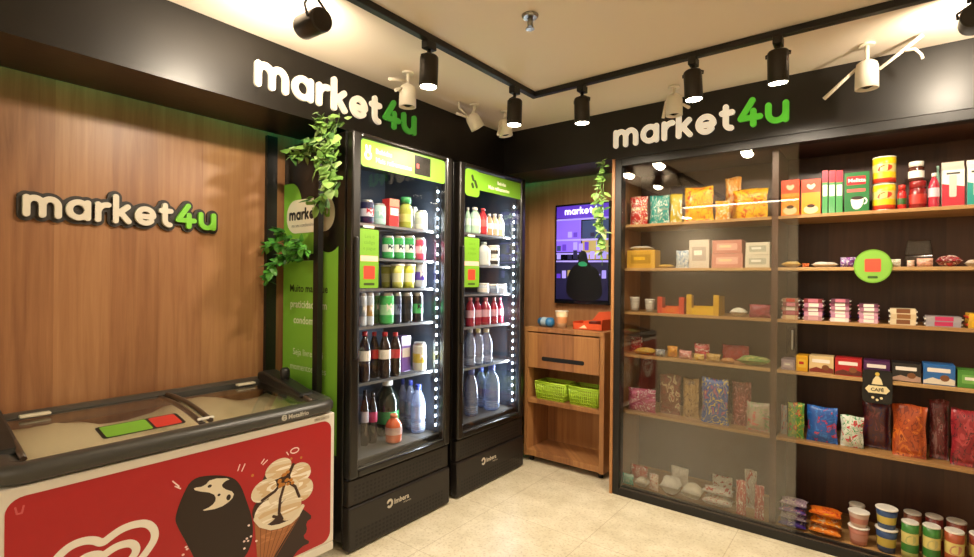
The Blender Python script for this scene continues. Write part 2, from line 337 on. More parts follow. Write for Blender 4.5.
# ---------------------------------------------------------------- sprinkler and cameras
t = thing('sprinkler', 'small chrome sprinkler head on the ceiling', 'sprinkler', (-1.131, 1.733, CH))
MB().lathe([(.028, -.012), (.034, -.006), (.034, -.0005)], 20).build('flange', STEEL, t)
MB().lathe([(.010, -.045), (.012, -.03), (.010, -.012)], 12).build('body', STEEL, t)
b = MB().lathe([(.018, -.058), (.018, -.056)], 16)
for q in (-1, 1): b.tube([(q*.009, 0, -.04), (q*.013, 0, -.05), (q*.004, 0, -.058)], .0025, 6)
b.build('deflector', STEEL, t)
CAMW = mat('ece4d2', .4)
def sec_camera(x, y, label, ants, z=2.29, tilt=(0, 0, -1), h=.115, extra=None):
    t = thing('security_camera', label, 'camera', (x, y, CH), 0, 'white cameras under the ceiling')
    MB().lathe([(.03, -.012), (.03, -.0005)], 16).build('mount', CAMW, t)
    c = Vector((0, 0, z-CH)); a = Vector(tilt).normalized(); top = c-a*h/2
    MB().tube([(0, 0, -.01), (0, 0, min(-.02, top.z+.03)), top+a*.01], .009).build('stem', CAMW, t)
    rot = a.to_track_quat('Z', 'Y').to_euler(); R = .043
    b = MB().lathe([(R*.55, -h/2), (R*.9, -h/2+.012), (R, -h/2+.03), (R*1.04, h/2), (R*.9, h/2), (R*.86, h/2-.02)], 20, cap=False)
    b.face(list(range(20))[::-1]); b.build('camera_body', CAMW, t, loc=c, rot=rot)
    MB().lathe([(R*.85, h/2-.03), (R*.7, h/2-.012), (R*.3, h/2-.004)], 16).build('lens_dome', mat('101010', .15, coat=.5), t, loc=c, rot=rot)
    for p in ants:
        p = [c+Vector(q) for q in p]; MB().tube(p, .0065, 8, r1=.009 if len(p) == 2 else .006).build('antenna', CAMW, t)
sec_camera(-1.95, 1.835, 'white camera hanging beside the green end of the left shop sign', [[(-.0, -.01, .075), (-.0, -.125, .05)], [(0, -.04, .03), (.0, -.085, .005)]], 2.295)
sec_camera(-1.98, 2.42, 'white tilted camera with thin arms above the gap of the fridges', [[(-.02, -.03, .02), (-.04, -.12, .025)], [(-.02, -.03, .02), (-.05, -.085, .07), (-.05, -.09, .11)]], 2.315, (.3, .45, -.9), .095)
sec_camera(-1.90, 2.63, 'white camera behind the lamp nearest the track bend', [[(0, -.045, .02), (.02, -.10, -.07)]], 2.312, (.1, .1, -1), .105)
sec_camera(-.905, 2.84, 'white camera in front of the cream letters of the right sign', [[(-.045, 0, .03), (-.06, 0, -.06)], [(.04, -.0, .0), (.085, -.02, -.035)]], 2.315)
sec_camera(-.055, 2.84, 'white camera with two spread arms on the right black header', [[(-.04, 0, .035), (-.16, 0, -.075)], [(.045, 0, .015), (.19, 0, .125)], [(.12, 0, .075), (.165, -.005, .07), (.185, -.01, .04), (.19, -.01, .02)]], 2.28, h=.125)
# ---------------------------------------------------------------- divider with planter
t = thing('divider_frame', 'black open frame of two posts and a bar beside the near fridge', 'frame', (-2.43, 1.5, 0))
MB().box(-2.649, -2.624, 1.448, 1.506, 0, FB-.001).build('post', BLACK, t, world=True); MB().box(-2.262, -2.222, 1.495, 1.525, 0, FB-.001).build('post', BLACK, t, world=True)
MB().box(-2.649, -2.262, 1.5065, 1.5265, 1.435, 1.469).build('crossbar', BLACK, t, world=True)
rng = random.Random(7)
def leaf(mb, p, d, up, L, w, mi):
    d = d.normalized(); s = d.cross(up); s = s.normalized() if s.length > 1e-3 else d.orthogonal().normalized(); n = s.cross(d)
    b = len(mb.v); O = Vector(p)
    P = [O, O+d*L*.28+s*w*.5-n*L*.02, O+d*L*.28-s*w*.5-n*L*.02, O+d*L*.32+n*L*.06, O+d*L*.66+s*w*.36-n*L*.06, O+d*L*.66-s*w*.36-n*L*.06, O+d*L*.68+n*L*.0, O+d*L-n*L*.14]
    mb.v += [tuple(q) for q in P]
    for f in ((0, 1, 3), (0, 3, 2), (1, 4, 6, 3), (2, 3, 6, 5), (4, 7, 6), (5, 6, 7)): mb.face([b+i for i in f], mi, True)
LEAFM = [mat('648c3c', .45), mat('80a652', .45), mat('a0be78', .45), mat('446c32', .5)]
def plant(name, label, strands, n, L, spread, seed, parent_loc, mats=LEAFM, group=None):
    g = random.Random(seed); t = thing(name, label, 'plant', parent_loc, 0, group)
    sb = MB(); lb = MB()
    for pts in strands:
        pts = [Vector(p) for p in pts]; fine = []
        for a, b in zip(pts, pts[1:]):
            for k in range(5): fine.append(a.lerp(b, k/5)+Vector([g.uniform(-.006, .006) for _ in range(3)]))
        fine.append(pts[-1]); sb.tube(fine, .0025, 5)
        for k in range(n):
            i = g.randrange(len(fine)); p = fine[i]+Vector([g.uniform(-spread, spread)*q for q in (1, 1, .6)])
            d = Vector((g.uniform(-1, 1), g.uniform(-1, .2), g.uniform(-1, .35)))
            up = Vector((g.uniform(-.5, .5)+.25, g.uniform(-.9, .0), .8)); l = L*g.uniform(.65, 1.2)
            leaf(lb, p, d, up, l, l*g.uniform(.6, .8), g.choice([0, 0, 1, 1, 2, 3]))
    sb.build('stems', mat('5a7a34', .5), t, world=True); lb.build('leaves', mats, t, world=True)
    return t
plant('hanging_plant', 'bushy green trailing plant hanging at the top corner of the near fridge',
      [[(-2.12, 1.46, 2.12), (-2.14, 1.44, 1.98), (-2.12, 1.45, 1.86)], [(-2.06, 1.49, 2.14), (-2.07, 1.47, 1.98), (-2.09, 1.47, 1.82)], [(-2.14, 1.47, 2.10), (-2.20, 1.44, 2.0), (-2.30, 1.43, 1.95)], [(-2.08, 1.48, 2.1), (-2.08, 1.47, 1.85), (-2.08, 1.47, 1.76), (-2.18, 1.46, 1.71)]], 52, .062, .034, 3, (-2.1, 1.47, 2.1))
t = plant('potted_fern', 'green leafy plant sitting on the crossbar of the black frame',
      [[(-2.44, 1.5, 1.47), (-2.54, 1.46, 1.535), (-2.63, 1.45, 1.52)], [(-2.43, 1.5, 1.47), (-2.45, 1.45, 1.57), (-2.42, 1.42, 1.58)], [(-2.4, 1.5, 1.47), (-2.33, 1.45, 1.53), (-2.27, 1.45, 1.49)], [(-2.4, 1.5, 1.47), (-2.33, 1.46, 1.54), (-2.29, 1.45, 1.44)], [(-2.48, 1.49, 1.47), (-2.55, 1.44, 1.42), (-2.57, 1.43, 1.33)]], 40, .05, .018, 5, (-2.43, 1.5, 1.47), [mat('3a7a26', .45), mat('4f9430', .45), mat('5aa83a', .4), mat('2f5f20', .45)])
MB().lathe([(.03, 0), (.042, .03)], 14, (-2.43, 1.508, 1.4695)).build('pot', BLACK, t, world=True)
plant('trailing_ivy', 'narrow green ivy hanging beside the television at the cabinet corner',
      [[(-1.407, 3.03, 2.11), (-1.412, 3.0, 1.95), (-1.402, 3.01, 1.80), (-1.397, 3.01, 1.62)], [(-1.422, 3.03, 2.11), (-1.442, 3.0, 1.9), (-1.417, 3.0, 1.7), (-1.397, 3.0, 1.44)], [(-1.412, 3.03, 2.0), (-1.397, 3.0, 1.75), (-1.392, 3.0, 1.52)]], 34, .052, .012, 9, (-1.39, 3.03, 2.11))
# ---------------------------------------------------------------- chest freezer
def freezer():
    X0, X1, Y0, Y1 = -2.60, -2.03, .30, 1.465
    t = thing('chest_freezer', 'chest freezer with red ice cream panel and sloping glass lids at the wood wall', 'freezer', (-2.315, .89, 0))
    WB = mat('ddd8cc', .4); GRY = mat('3b3a36', .35); DK = mat('1d1c1a', .4); INN = mat('b8b4a8', .5)
    b = MB().box(X0, X1, Y0, Y1, .07, .11); b.box(X0, X0+.05, Y0, Y1, .11, .715); b.box(X1-.05, X1, Y0, Y1, .11, .715); b.box(X0+.05, X1-.05, Y0, Y0+.05, .11, .715); b.box(X0+.05, X1-.05, Y1-.05, Y1, .11, .715)
    b.build('cabinet_body', WB, t, world=True, bevel=.006)
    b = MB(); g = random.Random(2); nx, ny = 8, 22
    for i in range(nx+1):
        for j in range(ny+1): b.v.append((X0+.052+(X1-X0-.104)*i/nx, Y0+.052+(Y1-Y0-.104)*j/ny, .655+.10*(1-i/nx)+.028*math.sin(j*.55+i*.3)*(1-i/nx)+g.uniform(-.008, .008)))  # wavy beige sheet, put in so the area under the lids shows beige
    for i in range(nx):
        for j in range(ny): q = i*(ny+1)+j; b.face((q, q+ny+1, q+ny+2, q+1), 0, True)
    b.build('beige_sheet', mat('d0bf9a', .7), t, world=True); MB().box(X0+.052, X1-.052, Y0+.052, Y1-.052, .112, .58).build('inner_tub', INN, t, world=True)
    for x in (X0+.05, X1-.08):
        for y in (Y0+.08, Y1-.1): MB().lathe([(.022, 0), (.025, .03), (.012, .035), (.012, .07)], 12, (x+.01, y, 0)).build('caster', DK, t, world=True)
    zt = lambda x: .772+(X1-x)*.095
    # rim: profile swept round the opening
    path = rr(X0+.035, X1-.035, Y0+.035, Y1-.035, .032, 6); N = len(path); prof = [(-.035, -.056), (.044, -.052), (.054, -.040), (.054, -.018), (.042, .0), (.0, .004), (-.035, -.006)]
    b = MB()
    for i in range(N):
        p, q = Vector(path[i-1]), Vector(path[(i+1) % N]); tn = (q-p).normalized(); nn = Vector((tn.y, -tn.x))
        for o, h in prof: x = path[i][0]+nn.x*o; b.v.append((x, path[i][1]+nn.y*o, zt(path[i][0])+h))
    K = len(prof)
    for i in range(N):
        j = (i+1) % N
        for k in range(K): b.face((i*K+k, j*K+k, j*K+(k+1) % K, i*K+(k+1) % K), 0, k not in (0, K-1))
    b.build('rim', GRY, t, world=True)
    MB().box(X0+.01, X1-.01, Y0+.01, Y1-.01, .694, .702).build('gasket', DK, t, world=True)
    bpy.data.objects.remove(bpy.data.objects['gasket'])
    # two curved sliding lids
    for k, (a, c, dz) in enumerate(((Y0+.075, .935, .006), (.905, Y1-.075, -.004))):
        g = MB(); nx, ny = 10, 8
        for lay in (0, -.004):
            for i in range(nx+1):
                for j in range(ny+1):
                    x = X0+.07+(X1-X0-.14)*i/nx; g.v.append((x, a+(c-a)*j/ny, zt(x)-.012+dz+.016*math.sin(math.pi*i/nx)+lay))
        M = (nx+1)*(ny+1)
        for i in range(nx):
            for j in range(ny):
                q = i*(ny+1)+j; g.face((q, q+ny+1, q+ny+2, q+1), 0, True); g.face((M+q+1, M+q+ny+2, M+q+ny+1, M+q), 0, True)
        lid = g.build('glass_lid', GLASSD, t, world=True)
        for yy in (a, c):
            fr = MB(); fr.tube([(X0+.07+(X1-X0-.14)*i/8, yy, zt(X0+.07+(X1-X0-.14)*i/8)-.008+dz+.016*math.sin(math.pi*i/8)) for i in range(9)], .010, 6)
            fr.build('lid_frame', mat('4a3a2c', .4), t, world=True)
        hy = a+.10 if k == 0 else c-.12
        MB().box(X0+.10, X0+.13, hy-.045, hy+.045, zt(X0+.12)+.002+dz, zt(X0+.12)+.012+dz).build('lid_handle', mat('c9bfa8', .4), t, world=True, bevel=.004)
    MB().box(X1-.09, X1-.075, .89, .95, .782, .79).build('lid_stop', WHITE, t, world=True, bevel=.002)
    # end caps with hinges
    for y0, y1, lab in ((Y1-.10, Y1-.02, 1), (Y0+.02, Y0+.085, 0)):
        b = MB().poly([(-2.56, zt(-2.56)-.02), (-2.16, zt(-2.16)-.012), (-2.16, zt(-2.16)+.012), (-2.30, zt(-2.3)+.03), (-2.42, zt(-2.42)+.042), (-2.50, zt(-2.5)+.05), (-2.56, zt(-2.56)+.03)], lambda u, v, d: (u, y0+d, v), 0, y1-y0)
        b.build('end_cap', DK, t, world=True, bevel=.012)
    MB().lathe([(.02, 0), (.024, .02), (.024, .05), (.015, .06)], 12, (-2.36, Y1-.06, zt(-2.36)+.03)).build('lock_knob', DK, t, world=True)
    # stickers on the lid, along the front
    b = MB(); z = lambda u: zt(u)-.012+.006+.016*math.sin(math.pi*(u-X0-.07)/(X1-X0-.14))+.0008
    def lidfr(dd):
        return lambda u, v, d: (u, v, z(u)+d+dd)
    for nm, y0, y1, m, m2 in (('green_sticker', .60, .745, GREEN, BLACK), ('red_sticker', .755, .845, mat('c03028', .4), BLACK)):
        x0, x1 = -2.225, -2.135
        s = MB().poly(rr(x0-.006, x1+.006, y0-.012, y1+.012, .012), lambda u, v, d: (u, v, z(u)+d), .0, .0008); s.build('sticker_border', m2, t, world=True)
        s = MB().poly(rr(x0, x1, y0, y1, .008), lambda u, v, d: (u, v, z(u)+d), .0008, .0016); o = s.build(nm, m, t, world=True)
    # printed front
    F = FX(X1); RED = mat('a8191f', .35)
    MB().poly(rr(.322, 1.445, .12, .684, .045, 6), F, .0, .0012).build('front_panel', RED, t, world=True)
    CRM = mat('ded2ba', .45); CHO = mat('24140f', .35)
    H = [(.560, .462), (.585, .477), (.615, .490), (.65, .492), (.688, .483), (.712, .455), (.717, .419), (.694, .385), (.655, .345), (.60, .305), (.555, .285), (.51, .315), (.46, .36), (.432, .40), (.425, .435), (.445, .467), (.475, .489), (.51, .492), (.54, .482), (.560, .462)]
    H2 = [(.565+(x-.565)*.62, .385+(y-.40)*.56) for x, y in H]
    def sm(P):
        return smooth(P[:-1], 2)
    q = sm(H); stroke([q+q[:1]], .0125, F, .0012, .0020, res=.004).build('heart_emblem', WHITE, t, world=True)
    q = sm(H2); stroke([q+q[:1]], .0125, F, .0012, .0020, res=.004).build('heart_emblem', WHITE, t, world=True)
    # chocolate bar and cone
    bar = smooth([(.837, .595), (.911, .585), (.985, .556), (1.02, .513), (1.043, .445), (1.071, .356), (1.074, .27), (1.04, .205), (.96, .19), (.863, .25), (.828, .34), (.783, .442), (.78, .471), (.804, .541)], 2)
    MB().poly(bar, F, .0012, .0020).build('printed_ice_bar', CHO, t, world=True)
    bite = smooth([(.841, .557), (.88, .55), (.905, .572), (.985, .550), (.944, .541), (.952, .518), (.995, .491), (.986, .464), (.937, .447), (.865, .46), (.908, .465), (.926, .485), (.914, .514), (.849, .543)], 1)
    MB().poly(bite, F, .0020, .0026).build('printed_bite', CRM, t, world=True)
    b = MB()
    for u, v, rx, ry, ro in ((.965, .535, .02, .012, .3), (.90, .545, .008, .006, 0), (.972, .478, .009, .012, 0), (.935, .50, .006, .005, 0)): b.poly(smooth(ell(u, v, rx, ry, 10, ro), 1), F, .0026, .003)
    b.build('printed_holes', CHO, t, world=True)
    sp = smooth([(1.14, .33), (1.292, .323), (1.318, .30), (1.352, .262), (1.316, .25), (1.325, .21), (1.30, .19), (1.345, .15), (1.29, .15), (1.24, .11), (1.12, .15), (1.09, .25)], 1)
    MB().poly(sp, F, .0012, .0018).build('printed_splash', mat('2e1a14', .4), t, world=True)
    MB().poly(smooth([(1.09, .36), (1.10, .50), (1.15, .545), (1.25, .53), (1.31, .47), (1.30, .35), (1.2, .30)], 2), F, .0020, .0025).build('chocolate_base', mat('3a2018', .4), t, world=True)
    MB().poly([(1.078, .352), (1.286, .296), (1.215, .22), (1.138, .13), (1.095, .15)], F, .0018, .0024).build('printed_cone', printed('a46638', '8c5028', 'b87848', 5), t, world=True)
    b = MB()
    for k in range(7):
        u = .02+k*.03; st = [(1.085+u, .345-u*.27), (1.098+u*.35, .15)]; stroke([st], .0016, F, .0024, .0028, b, res=.0012)
    b.build('cone_grooves', mat('7c4826', .5), t, world=True)
    b = MB()
    for cx, cy, rx, ry in ((1.18, .36, .115, .075), ): b.poly(ell(cx, cy, rx, ry, 28, -.3), F, .0024, .003)
    b.build('cone_rim', mat('3a2018', .4), t, world=True)
    b = MB()
    for kk, (cx, cy, rx, ry, ro) in enumerate(((1.182, .53, .062, .042, .2), (1.287, .485, .054, .043, -.4), (1.118, .458, .058, .045, .3), (1.297, .405, .055, .052, -.3), (1.135, .363, .06, .052, .3), (1.238, .345, .056, .052, .6), (1.185, .42, .05, .04, .5), (1.23, .43, .05, .04, .1))): b.poly(smooth(ell(cx, cy, rx, ry, 12, ro), 1), F, .003, .0034+.0002*kk)
    b.build('printed_cream', printed('dccdb2', 'd0b48c', 'efe6d6', 4), t, world=True)
    stroke([[(1.082, .352), (1.105, .318), (1.15, .29), (1.19, .282), (1.24, .283), (1.275, .30), (1.297, .33)]], .009, F, .003, .0054, res=.003).build('cone_edge', CRM, t, world=True)
    b = MB(); stroke([[(1.2, .47), (1.165, .44), (1.11, .42)], [(1.21, .46), (1.19, .40), (1.185, .34), (1.20, .31)], [(1.22, .465), (1.26, .43), (1.28, .38)], [(1.23, .49), (1.25, .53)], [(1.16, .335), (1.2, .31)]], .006, F, .0036, .0056, b, res=.002); b.build('sauce_drips', mat('3a1c12', .35), t, world=True)
    b = MB()
    for k in range(14): b.poly(ell(1.218+rng.uniform(-.035, .03), .478+rng.uniform(-.03, .03), .009, .007, 8), F, .0042, .0058+.0001*k)
    for u, v in ((1.069, .535), (1.242, .556), (1.29, .548)): b.poly(ell(u, v, .006, .006, 8), F, .0012, .0018)
    b.build('nut_pieces', mat('b87830', .5), t, world=True)
    b = MB(); stroke([[(.771, .603), (.792, .578)], [(.779, .582), (.797, .568)], [(1.037, .591), (1.024, .566)], [(1.016, .594), (1.008, .572)], [(1.132, .580), (1.113, .567)], [(1.118, .588), (1.106, .574)], [(1.22, .59), (1.228, .577)], arc(1.258, .588, .020, .011, 0, 360, 12)], .0022, F, .0012, .0018, b, res=.0013)
    for k in range(16): b.poly(ell(rng.choice((1.06, .82, 1.05))+rng.uniform(-.03, .03), rng.uniform(.17, .36), .005, .004, 7), F, .0020, .0034+.0001*k)
    b.build('white_sparks', mat('f0d8d4', .5), t, world=True)
    mb = MB().poly(smooth([(.79, .16), (.83, .21), (.87, .23), (.92, .21), (.96, .22), (1.0, .18), (1.0, .14), (.8, .13)], 2), F, .0026, .0032).build('cream_swirl', CRM, t, world=True)
    stroke([[(.345, .655), (.349, .635), (.36, .635), (.364, .655)]], .0025, F, .0012, .0018, res=.0012).build('emblem', mat('c85a5c', .4), t, world=True)
    R = lambda u, v, d: (X1+.0195+d, u, v)
    text('maker_name', 'Metalfrio', 1.215, .738, .027, mat('b8b4a8', .4), R, .0, t, bold=.0008)
    stroke([arc(1.197, .747, .010, .010, 40, 330, 12), [(1.188, .747), (1.205, .747)]], .0028, R, .0, .001, res=.0015).build('maker_mark', mat('b8b4a8', .4), t, world=True)
    MB().poly(rr(1.355, 1.435, .692, .706, .004), F, 0, .001).build('rating_plate', mat('b8b0a0', .5), t, world=True)
    text('rating_text', 'FRIO  220V', 1.36, .695, .011, mat('55504a', .5), F, .001, t)
freezer()
# ---------------------------------------------------------------- glass door fridges
FR_IN = mat('3c4450', .4)
def fridge(cy, w, label, shelves, near):
    t = thing('drinks_fridge', label, 'fridge', (-2.33, cy, 0), math.pi/2); h = w/2
    b = MB().box(-h, -h+.035, -.245, .30, .04, 2.07).box(h-.035, h, -.245, .30, .04, 2.07).box(-h+.035, h-.035, .265, .30, .04, 2.07).box(-h+.035, h-.035, -.245, .265, 2.03, 2.07).box(-h+.035, h-.035, -.245, .265, .385, .42).box(-h+.035, h-.035, -.245, .265, .04, .08)
    b.build('cabinet_body', [GLOSSB], t, bevel=.004)
    b = MB().box(-h+.0355, -h+.0375, -.24, .264, .4205, 2.029).box(h-.0375, h-.0355, -.24, .264, .4205, 2.029).box(-h+.0376, h-.0376, .2625, .2645, .4205, 2.029)
    b.build('inner_lining', FR_IN, t)
    dl, dr = -h+.054, h-.05
    d = MB().box(-h+.002, dl, -.30, -.25, .36, 2.068).box(dr, h-.002, -.30, -.25, .36, 2.068).box(dl, dr, -.30, -.25, .36, .398).box(dl, dr, -.30, -.25, 2.043, 2.068)
    do = d.build('door_frame', GLOSSB, t, bevel=.009)
    MB().box(dl, dr, -.288, -.282, .398, 2.043).build('door_pane', GLASS, t)
    b = MB()
    for a in ((dl, dl+.004, .398, 2.043), (dr-.004, dr, .398, 2.043)): b.box(a[0], a[1], -.2895, -.288, a[2], a[3])
    b.box(dl, dr, -.2895, -.288, .398, .402); b.build('pane_trim', mat('8a8a86', .3, metal=.8), t)
    MB().box(-h+.008, -h+.03, -.322, -.30, .95, 1.55).build('door_handle', BLACK, t, bevel=.008)
    # lamps
    b = MB().box(dr-.017, dr-.001, -.235, -.22, .45, 1.90)
    led = b.build('lamp_strip', mat('4a5058', .3), t); b = MB()
    for k in range(27): z = .47+k*.0535; b.box(dr-.015, dr-.003, -.238, -.235, z, z+.013)
    b.build('lamp_dots', mat('d8ecff', .4, emit=24), led)
    light('AREA', 'strip_light', (dr-.022, -.225, 1.17), P_FRIDGE, (.82, .92, 1), t, Vector((-.8, .6, 0)).to_track_quat('-Z', 'Y').to_euler(), shape='RECTANGLE', size=.02, size_y=1.4)
    b = MB().box(-h+.06, h-.12, -.2, -.06, 2.0, 2.028); b.build('canopy_lamp', mat('e8f0ff', .4, emit=1.2), t)
    for z in shelves:
        b = MB()
        for k in range(24): y = -.195+k*.0187; b.box(-h+.045, h-.042, y, y+.006, z-.008, z-.0003)
        for k in range(5): x = -h+.05+k*(w-.10)/4; b.box(x-.003, x+.003, -.2, .25, z-.012, z-.008)
        s = b.build('shelf', mat('3a3c40', .4, metal=.5), t)
        MB().box(-h+.04, h-.04, -.209, -.200, z-.014, z-.0003).build('shelf_rail', mat('7c7c7c', .35, metal=.5), s)
    MB().box(-h+.037, h-.037, -.242, .262, .4201, .424).build('fridge_floor', mat('4c4a46', .35), t)
    # grille
    MB().box(-h+.004, h-.004, -.288, -.245, .225, .352).build('upper_grille', mat('1c1612', .45), t, bevel=.006)
    MB().box(-h, h, -.30, -.245, .010, .222).build('lower_grille', mat('1c1612', .45), t, bevel=.008)
    for nm, z0, rows, y in (('vent_holes', .248, 4, -.2885), ('vent_holes', .030, 4, -.3005)):
        b = MB()
        for r in range(rows):
            for c in range(26):
                x = -h+.04+c*(w-.09)/26
                if nm and not (.40 < 0): b.box(x, x+.013, y, y+.002, z0+r*.021, z0+r*.021+.011)
        b.build(nm, PLAIN, t)
    for sx in (-1, 1):
        for y in (-.22, .25): MB().lathe([(.02, 0), (.02, .02), (.01, .025), (.01, .04)], 10, (sx*(h-.06), y, 0)).build('foot', PLAIN, t)
    Fr = lambda u, v, d: (u, -.30-d, v); Fg = lambda u, v, d: (u, -.2885-d, v); LG = mat('c8c0b0', .4)
    lx = -.03
    stroke([arc(lx-.075, .165, .016, .018, -130, 150, 12)], .006, Fr, 0, .001, res=.002).build('maker_mark', LG, t)
    text('maker_name', 'Imbera', lx-.045, .152, .038, LG, Fr, 0, t, world=False, bold=.001)
    text('maker_note', 'refrigeração', lx+.02, .136, .012, LG, Fr, 0, t, world=False)
    # stickers on the glass
    GS = mat('74a82c', .4); WT = mat('f2f4e0', .5)
    if near:
        hd = MB().poly(rr(dl+.004, dr-.008, 1.905, 2.041, .018), Fg, 0, .0012).build('header_sticker', GS, t)
        MB().poly(rr(.06, .185, 1.925, 2.03, .004), Fg, .0012, .0018).build('dark_window', mat('2a2622', .2, coat=.5), hd)
        MB().box(.075, .095, -.2885-.0024, -.2885-.0018, 1.96, 1.985).build('red_mark', mat('c84038', .5), hd)
        stroke([arc(-.262, 1.965, .018, .018, 0, 360, 12), [(-.27, 1.985), (-.275, 2.01)], [(-.255, 1.988), (-.25, 2.012)]], .006, Fg, .0012, .0018, res=.002).build('sticker_mark', WT, hd)
        text('sticker_text', 'Bebidas', -.215, 1.983, .036, WT, Fg, .0012, hd, world=False, bold=.0008); text('sticker_text', 'Mais refrescantes', -.215, 1.938, .036, WT, Fg, .0012, hd, world=False, bold=.0008)
        px0, px1, pz0, pz1 = dl+.003, -.188, 1.297, 1.594
    else:
        hd = MB().poly(rr(dl+.004, dl+.15, 1.868, 2.038, .03), Fg, 0, .0012).poly(rr(dl+.12, dr-.004, 1.918, 2.032, .004), Fg, 0, .0011).build('header_sticker', GS, t)
        stroke([[(-.235, 1.995), (-.225, 1.975)], [(-.205, 1.965), (-.19, 1.935)], [(-.235, 1.945), (-.228, 1.93)]], .011, Fg, .0012, .0018, res=.003).build('sticker_mark', mat('2a3414', .5), hd)
        text('sticker_text', 'Bebidas', .03, 1.982, .032, WT, Fg, .0012, hd, world=False, bold=.0008); text('sticker_text', 'Mais refrescantes', -.07, 1.942, .034, WT, Fg, .0012, hd, world=False, bold=.0008)
        px0, px1, pz0, pz1 = dl+.003, -.157, 1.296, 1.608
    ps = MB().poly(rr(px0, px1, pz0, pz1, .008), Fg, 0, .0012).build('price_sticker', GS, t); c = (px0+px1)/2
    MB().poly(rr(px0+.004, px1-.004, pz0+.135, pz0+.163, .003), Fg, .0012, .0016).build('pink_band', mat('e8b8a8', .5), ps)
    MB().poly(rr(c-.036, c+.036, pz0+.045, pz0+.112, .006), Fg, .0012, .0016).build('red_square', mat('d8402c', .5), ps)
    MB().poly(rr(c-.034, c+.034, pz0+.014, pz0+.026, .004), Fg, .0012, .0016).build('dark_bar', mat('3a4a18', .5), ps)
    for k, s in enumerate(('Leia o', 'código', 'e pague')): text('sticker_text', s, c, pz1-.045-k*.03, .026, mat('5a8a1c', .5), Fg, .0012, ps, world=False, align='CENTER')
    MB().poly(rr(c-.04, c+.03, pz1+.006, pz1+.018, .004), Fg, .0, .0012).build('white_tab', mat('e8e4dc', .5), t)
    return t, h
F1, h1 = fridge(1.9175, .730, 'near black glass door fridge beside the black frame, full of cans and cola', (1.634, 1.454, 1.292, 1.093, .80), True)
F2, h2 = fridge(2.715, .730, 'far black glass door fridge beside the wooden unit, holding water and red drinks', (1.65, 1.44, 1.248, 1.033, .766), False)
# green advert on the side of the near fridge
ad = F1; FS = FY(1.552); X = -2.63; AG = mat('86c440', .4)
MB().poly([(-2.63, .46), (-2.135, .46), (-2.135, 1.496)]+arc(-2.215, 1.60, .125, .125, -50, -180, 10)+[(-2.34, 1.62), (-2.63, 1.62)], FS, 0, .001).build('side_advert', AG, ad, world=True)
MB().poly([(-2.63, 1.62), (-2.45, 1.62)]+arc(-2.56, 1.72, .105, .14, 0, 90, 8)+[(-2.63, 1.86)], FS, 0, .001).build('side_advert', AG, ad, world=True)
MB().poly(rr(-2.60, -2.165, 1.585, 1.765, .085, 8), FS, .001, .002).build('speech_bubble', mat('f0e8d0', .5), ad, world=True)
logo(-2.575, -2.205, 1.655, FS, .002, .003, mat('1c1a18', .5), mat('86c440', .5), '', small=True, parent=ad)
text('bubble_text', 'no seu condomínio, 24h', -2.55, 1.618, .028, mat('3a3834', .5), FS, .002, ad)
for k, (s, m_, sz) in enumerate((('Muito mais que', '1c2412', .056), ('praticidade em', 'e4f0d0', .056), ('condomínio', 'e4f0d0', .056))): text('advert_text', s, -2.39, 1.27-k*.085, sz, mat(m_, .5), FS, .001, ad, align='CENTER', bold=.001)
for k, s in enumerate(('Seja livre aqui', 'momentos leves')): text('advert_text', s, -2.39, .93-k*.08, .05, mat('e4f0d0', .5), FS, .001, ad, align='CENTER')
# ---------------------------------------------------------------- television and wooden unit
t = thing('television', 'upright black television showing a purple shop scene on the wood wall', 'television', (-1.775, 3.455, 1.545))
MB().box(-2.005, -1.545, 3.455, 3.499, 1.165, 1.925).build('bezel', mat('0c0c0d', .25, coat=.4), t, world=True, bevel=.004)
MB().box(-1.995, -1.555, 3.4538, 3.455, 1.185, 1.915).build('screen', mat('0a0a14', .15, emit=.3), t, world=True)
FT = FY(3.4538); SC = lambda h, e=.9: mat(h, .3, emit=e)
b = MB(); mm = [SC('4a2ca8'), SC('6a50c8'), SC('8a80d8', .8), SC('1c1a3c', .5), SC('08080c', .1), SC('1f7a50', .6), SC('9a8a58', .5), SC('2a3a68', .5)]
b.poly([(-1.99, 1.82), (-1.56, 1.80), (-1.56, 1.91), (-1.99, 1.91)], FT, 0, .0004, 0); b.poly([(-1.99, 1.56), (-1.78, 1.56), (-1.78, 1.81), (-1.99, 1.81)], FT, 0, .0004, 1); b.poly([(-1.77, 1.66), (-1.56, 1.66), (-1.56, 1.79), (-1.77, 1.79)], FT, 0, .0004, 7)
b.poly([(-1.77, 1.50), (-1.56, 1.50), (-1.56, 1.645), (-1.77, 1.645)], FT, 0, .0004, 6); b.poly([(-1.99, 1.2), (-1.56, 1.2), (-1.56, 1.48), (-1.99, 1.48)], FT, 0, .0003, 3)
for z in (1.808, 1.652, 1.548, 1.49): b.poly([(-1.99, z-.006), (-1.56, z-.012), (-1.56, z+.002), (-1.99, z+.006)], FT, .0004, .0007, 2)
g = random.Random(4)
for z in (1.57, 1.67, 1.505, 1.36):
    for k in range(9):
        u = -1.985+k*.047; hh = g.uniform(.03, .07)
        if z < 1.5 or g.random() < .8: b.poly([(u, z), (u+.034, z), (u+.034, z+hh), (u, z+hh)], FT, .0007, .0009, g.choice((0, 2, 2, 7, 6, 3)))
b.poly(smooth([(-1.90, 1.19), (-1.90, 1.36), (-1.85, 1.45), (-1.80, 1.47), (-1.80, 1.53), (-1.775, 1.57), (-1.735, 1.56), (-1.725, 1.51), (-1.71, 1.46), (-1.64, 1.43), (-1.61, 1.34), (-1.60, 1.19)], 2), FT, .0009, .0012, 4)
b.poly(smooth([(-1.805, 1.475), (-1.76, 1.49), (-1.725, 1.47), (-1.73, 1.45), (-1.79, 1.45)], 1), FT, .0012, .0014, 5)
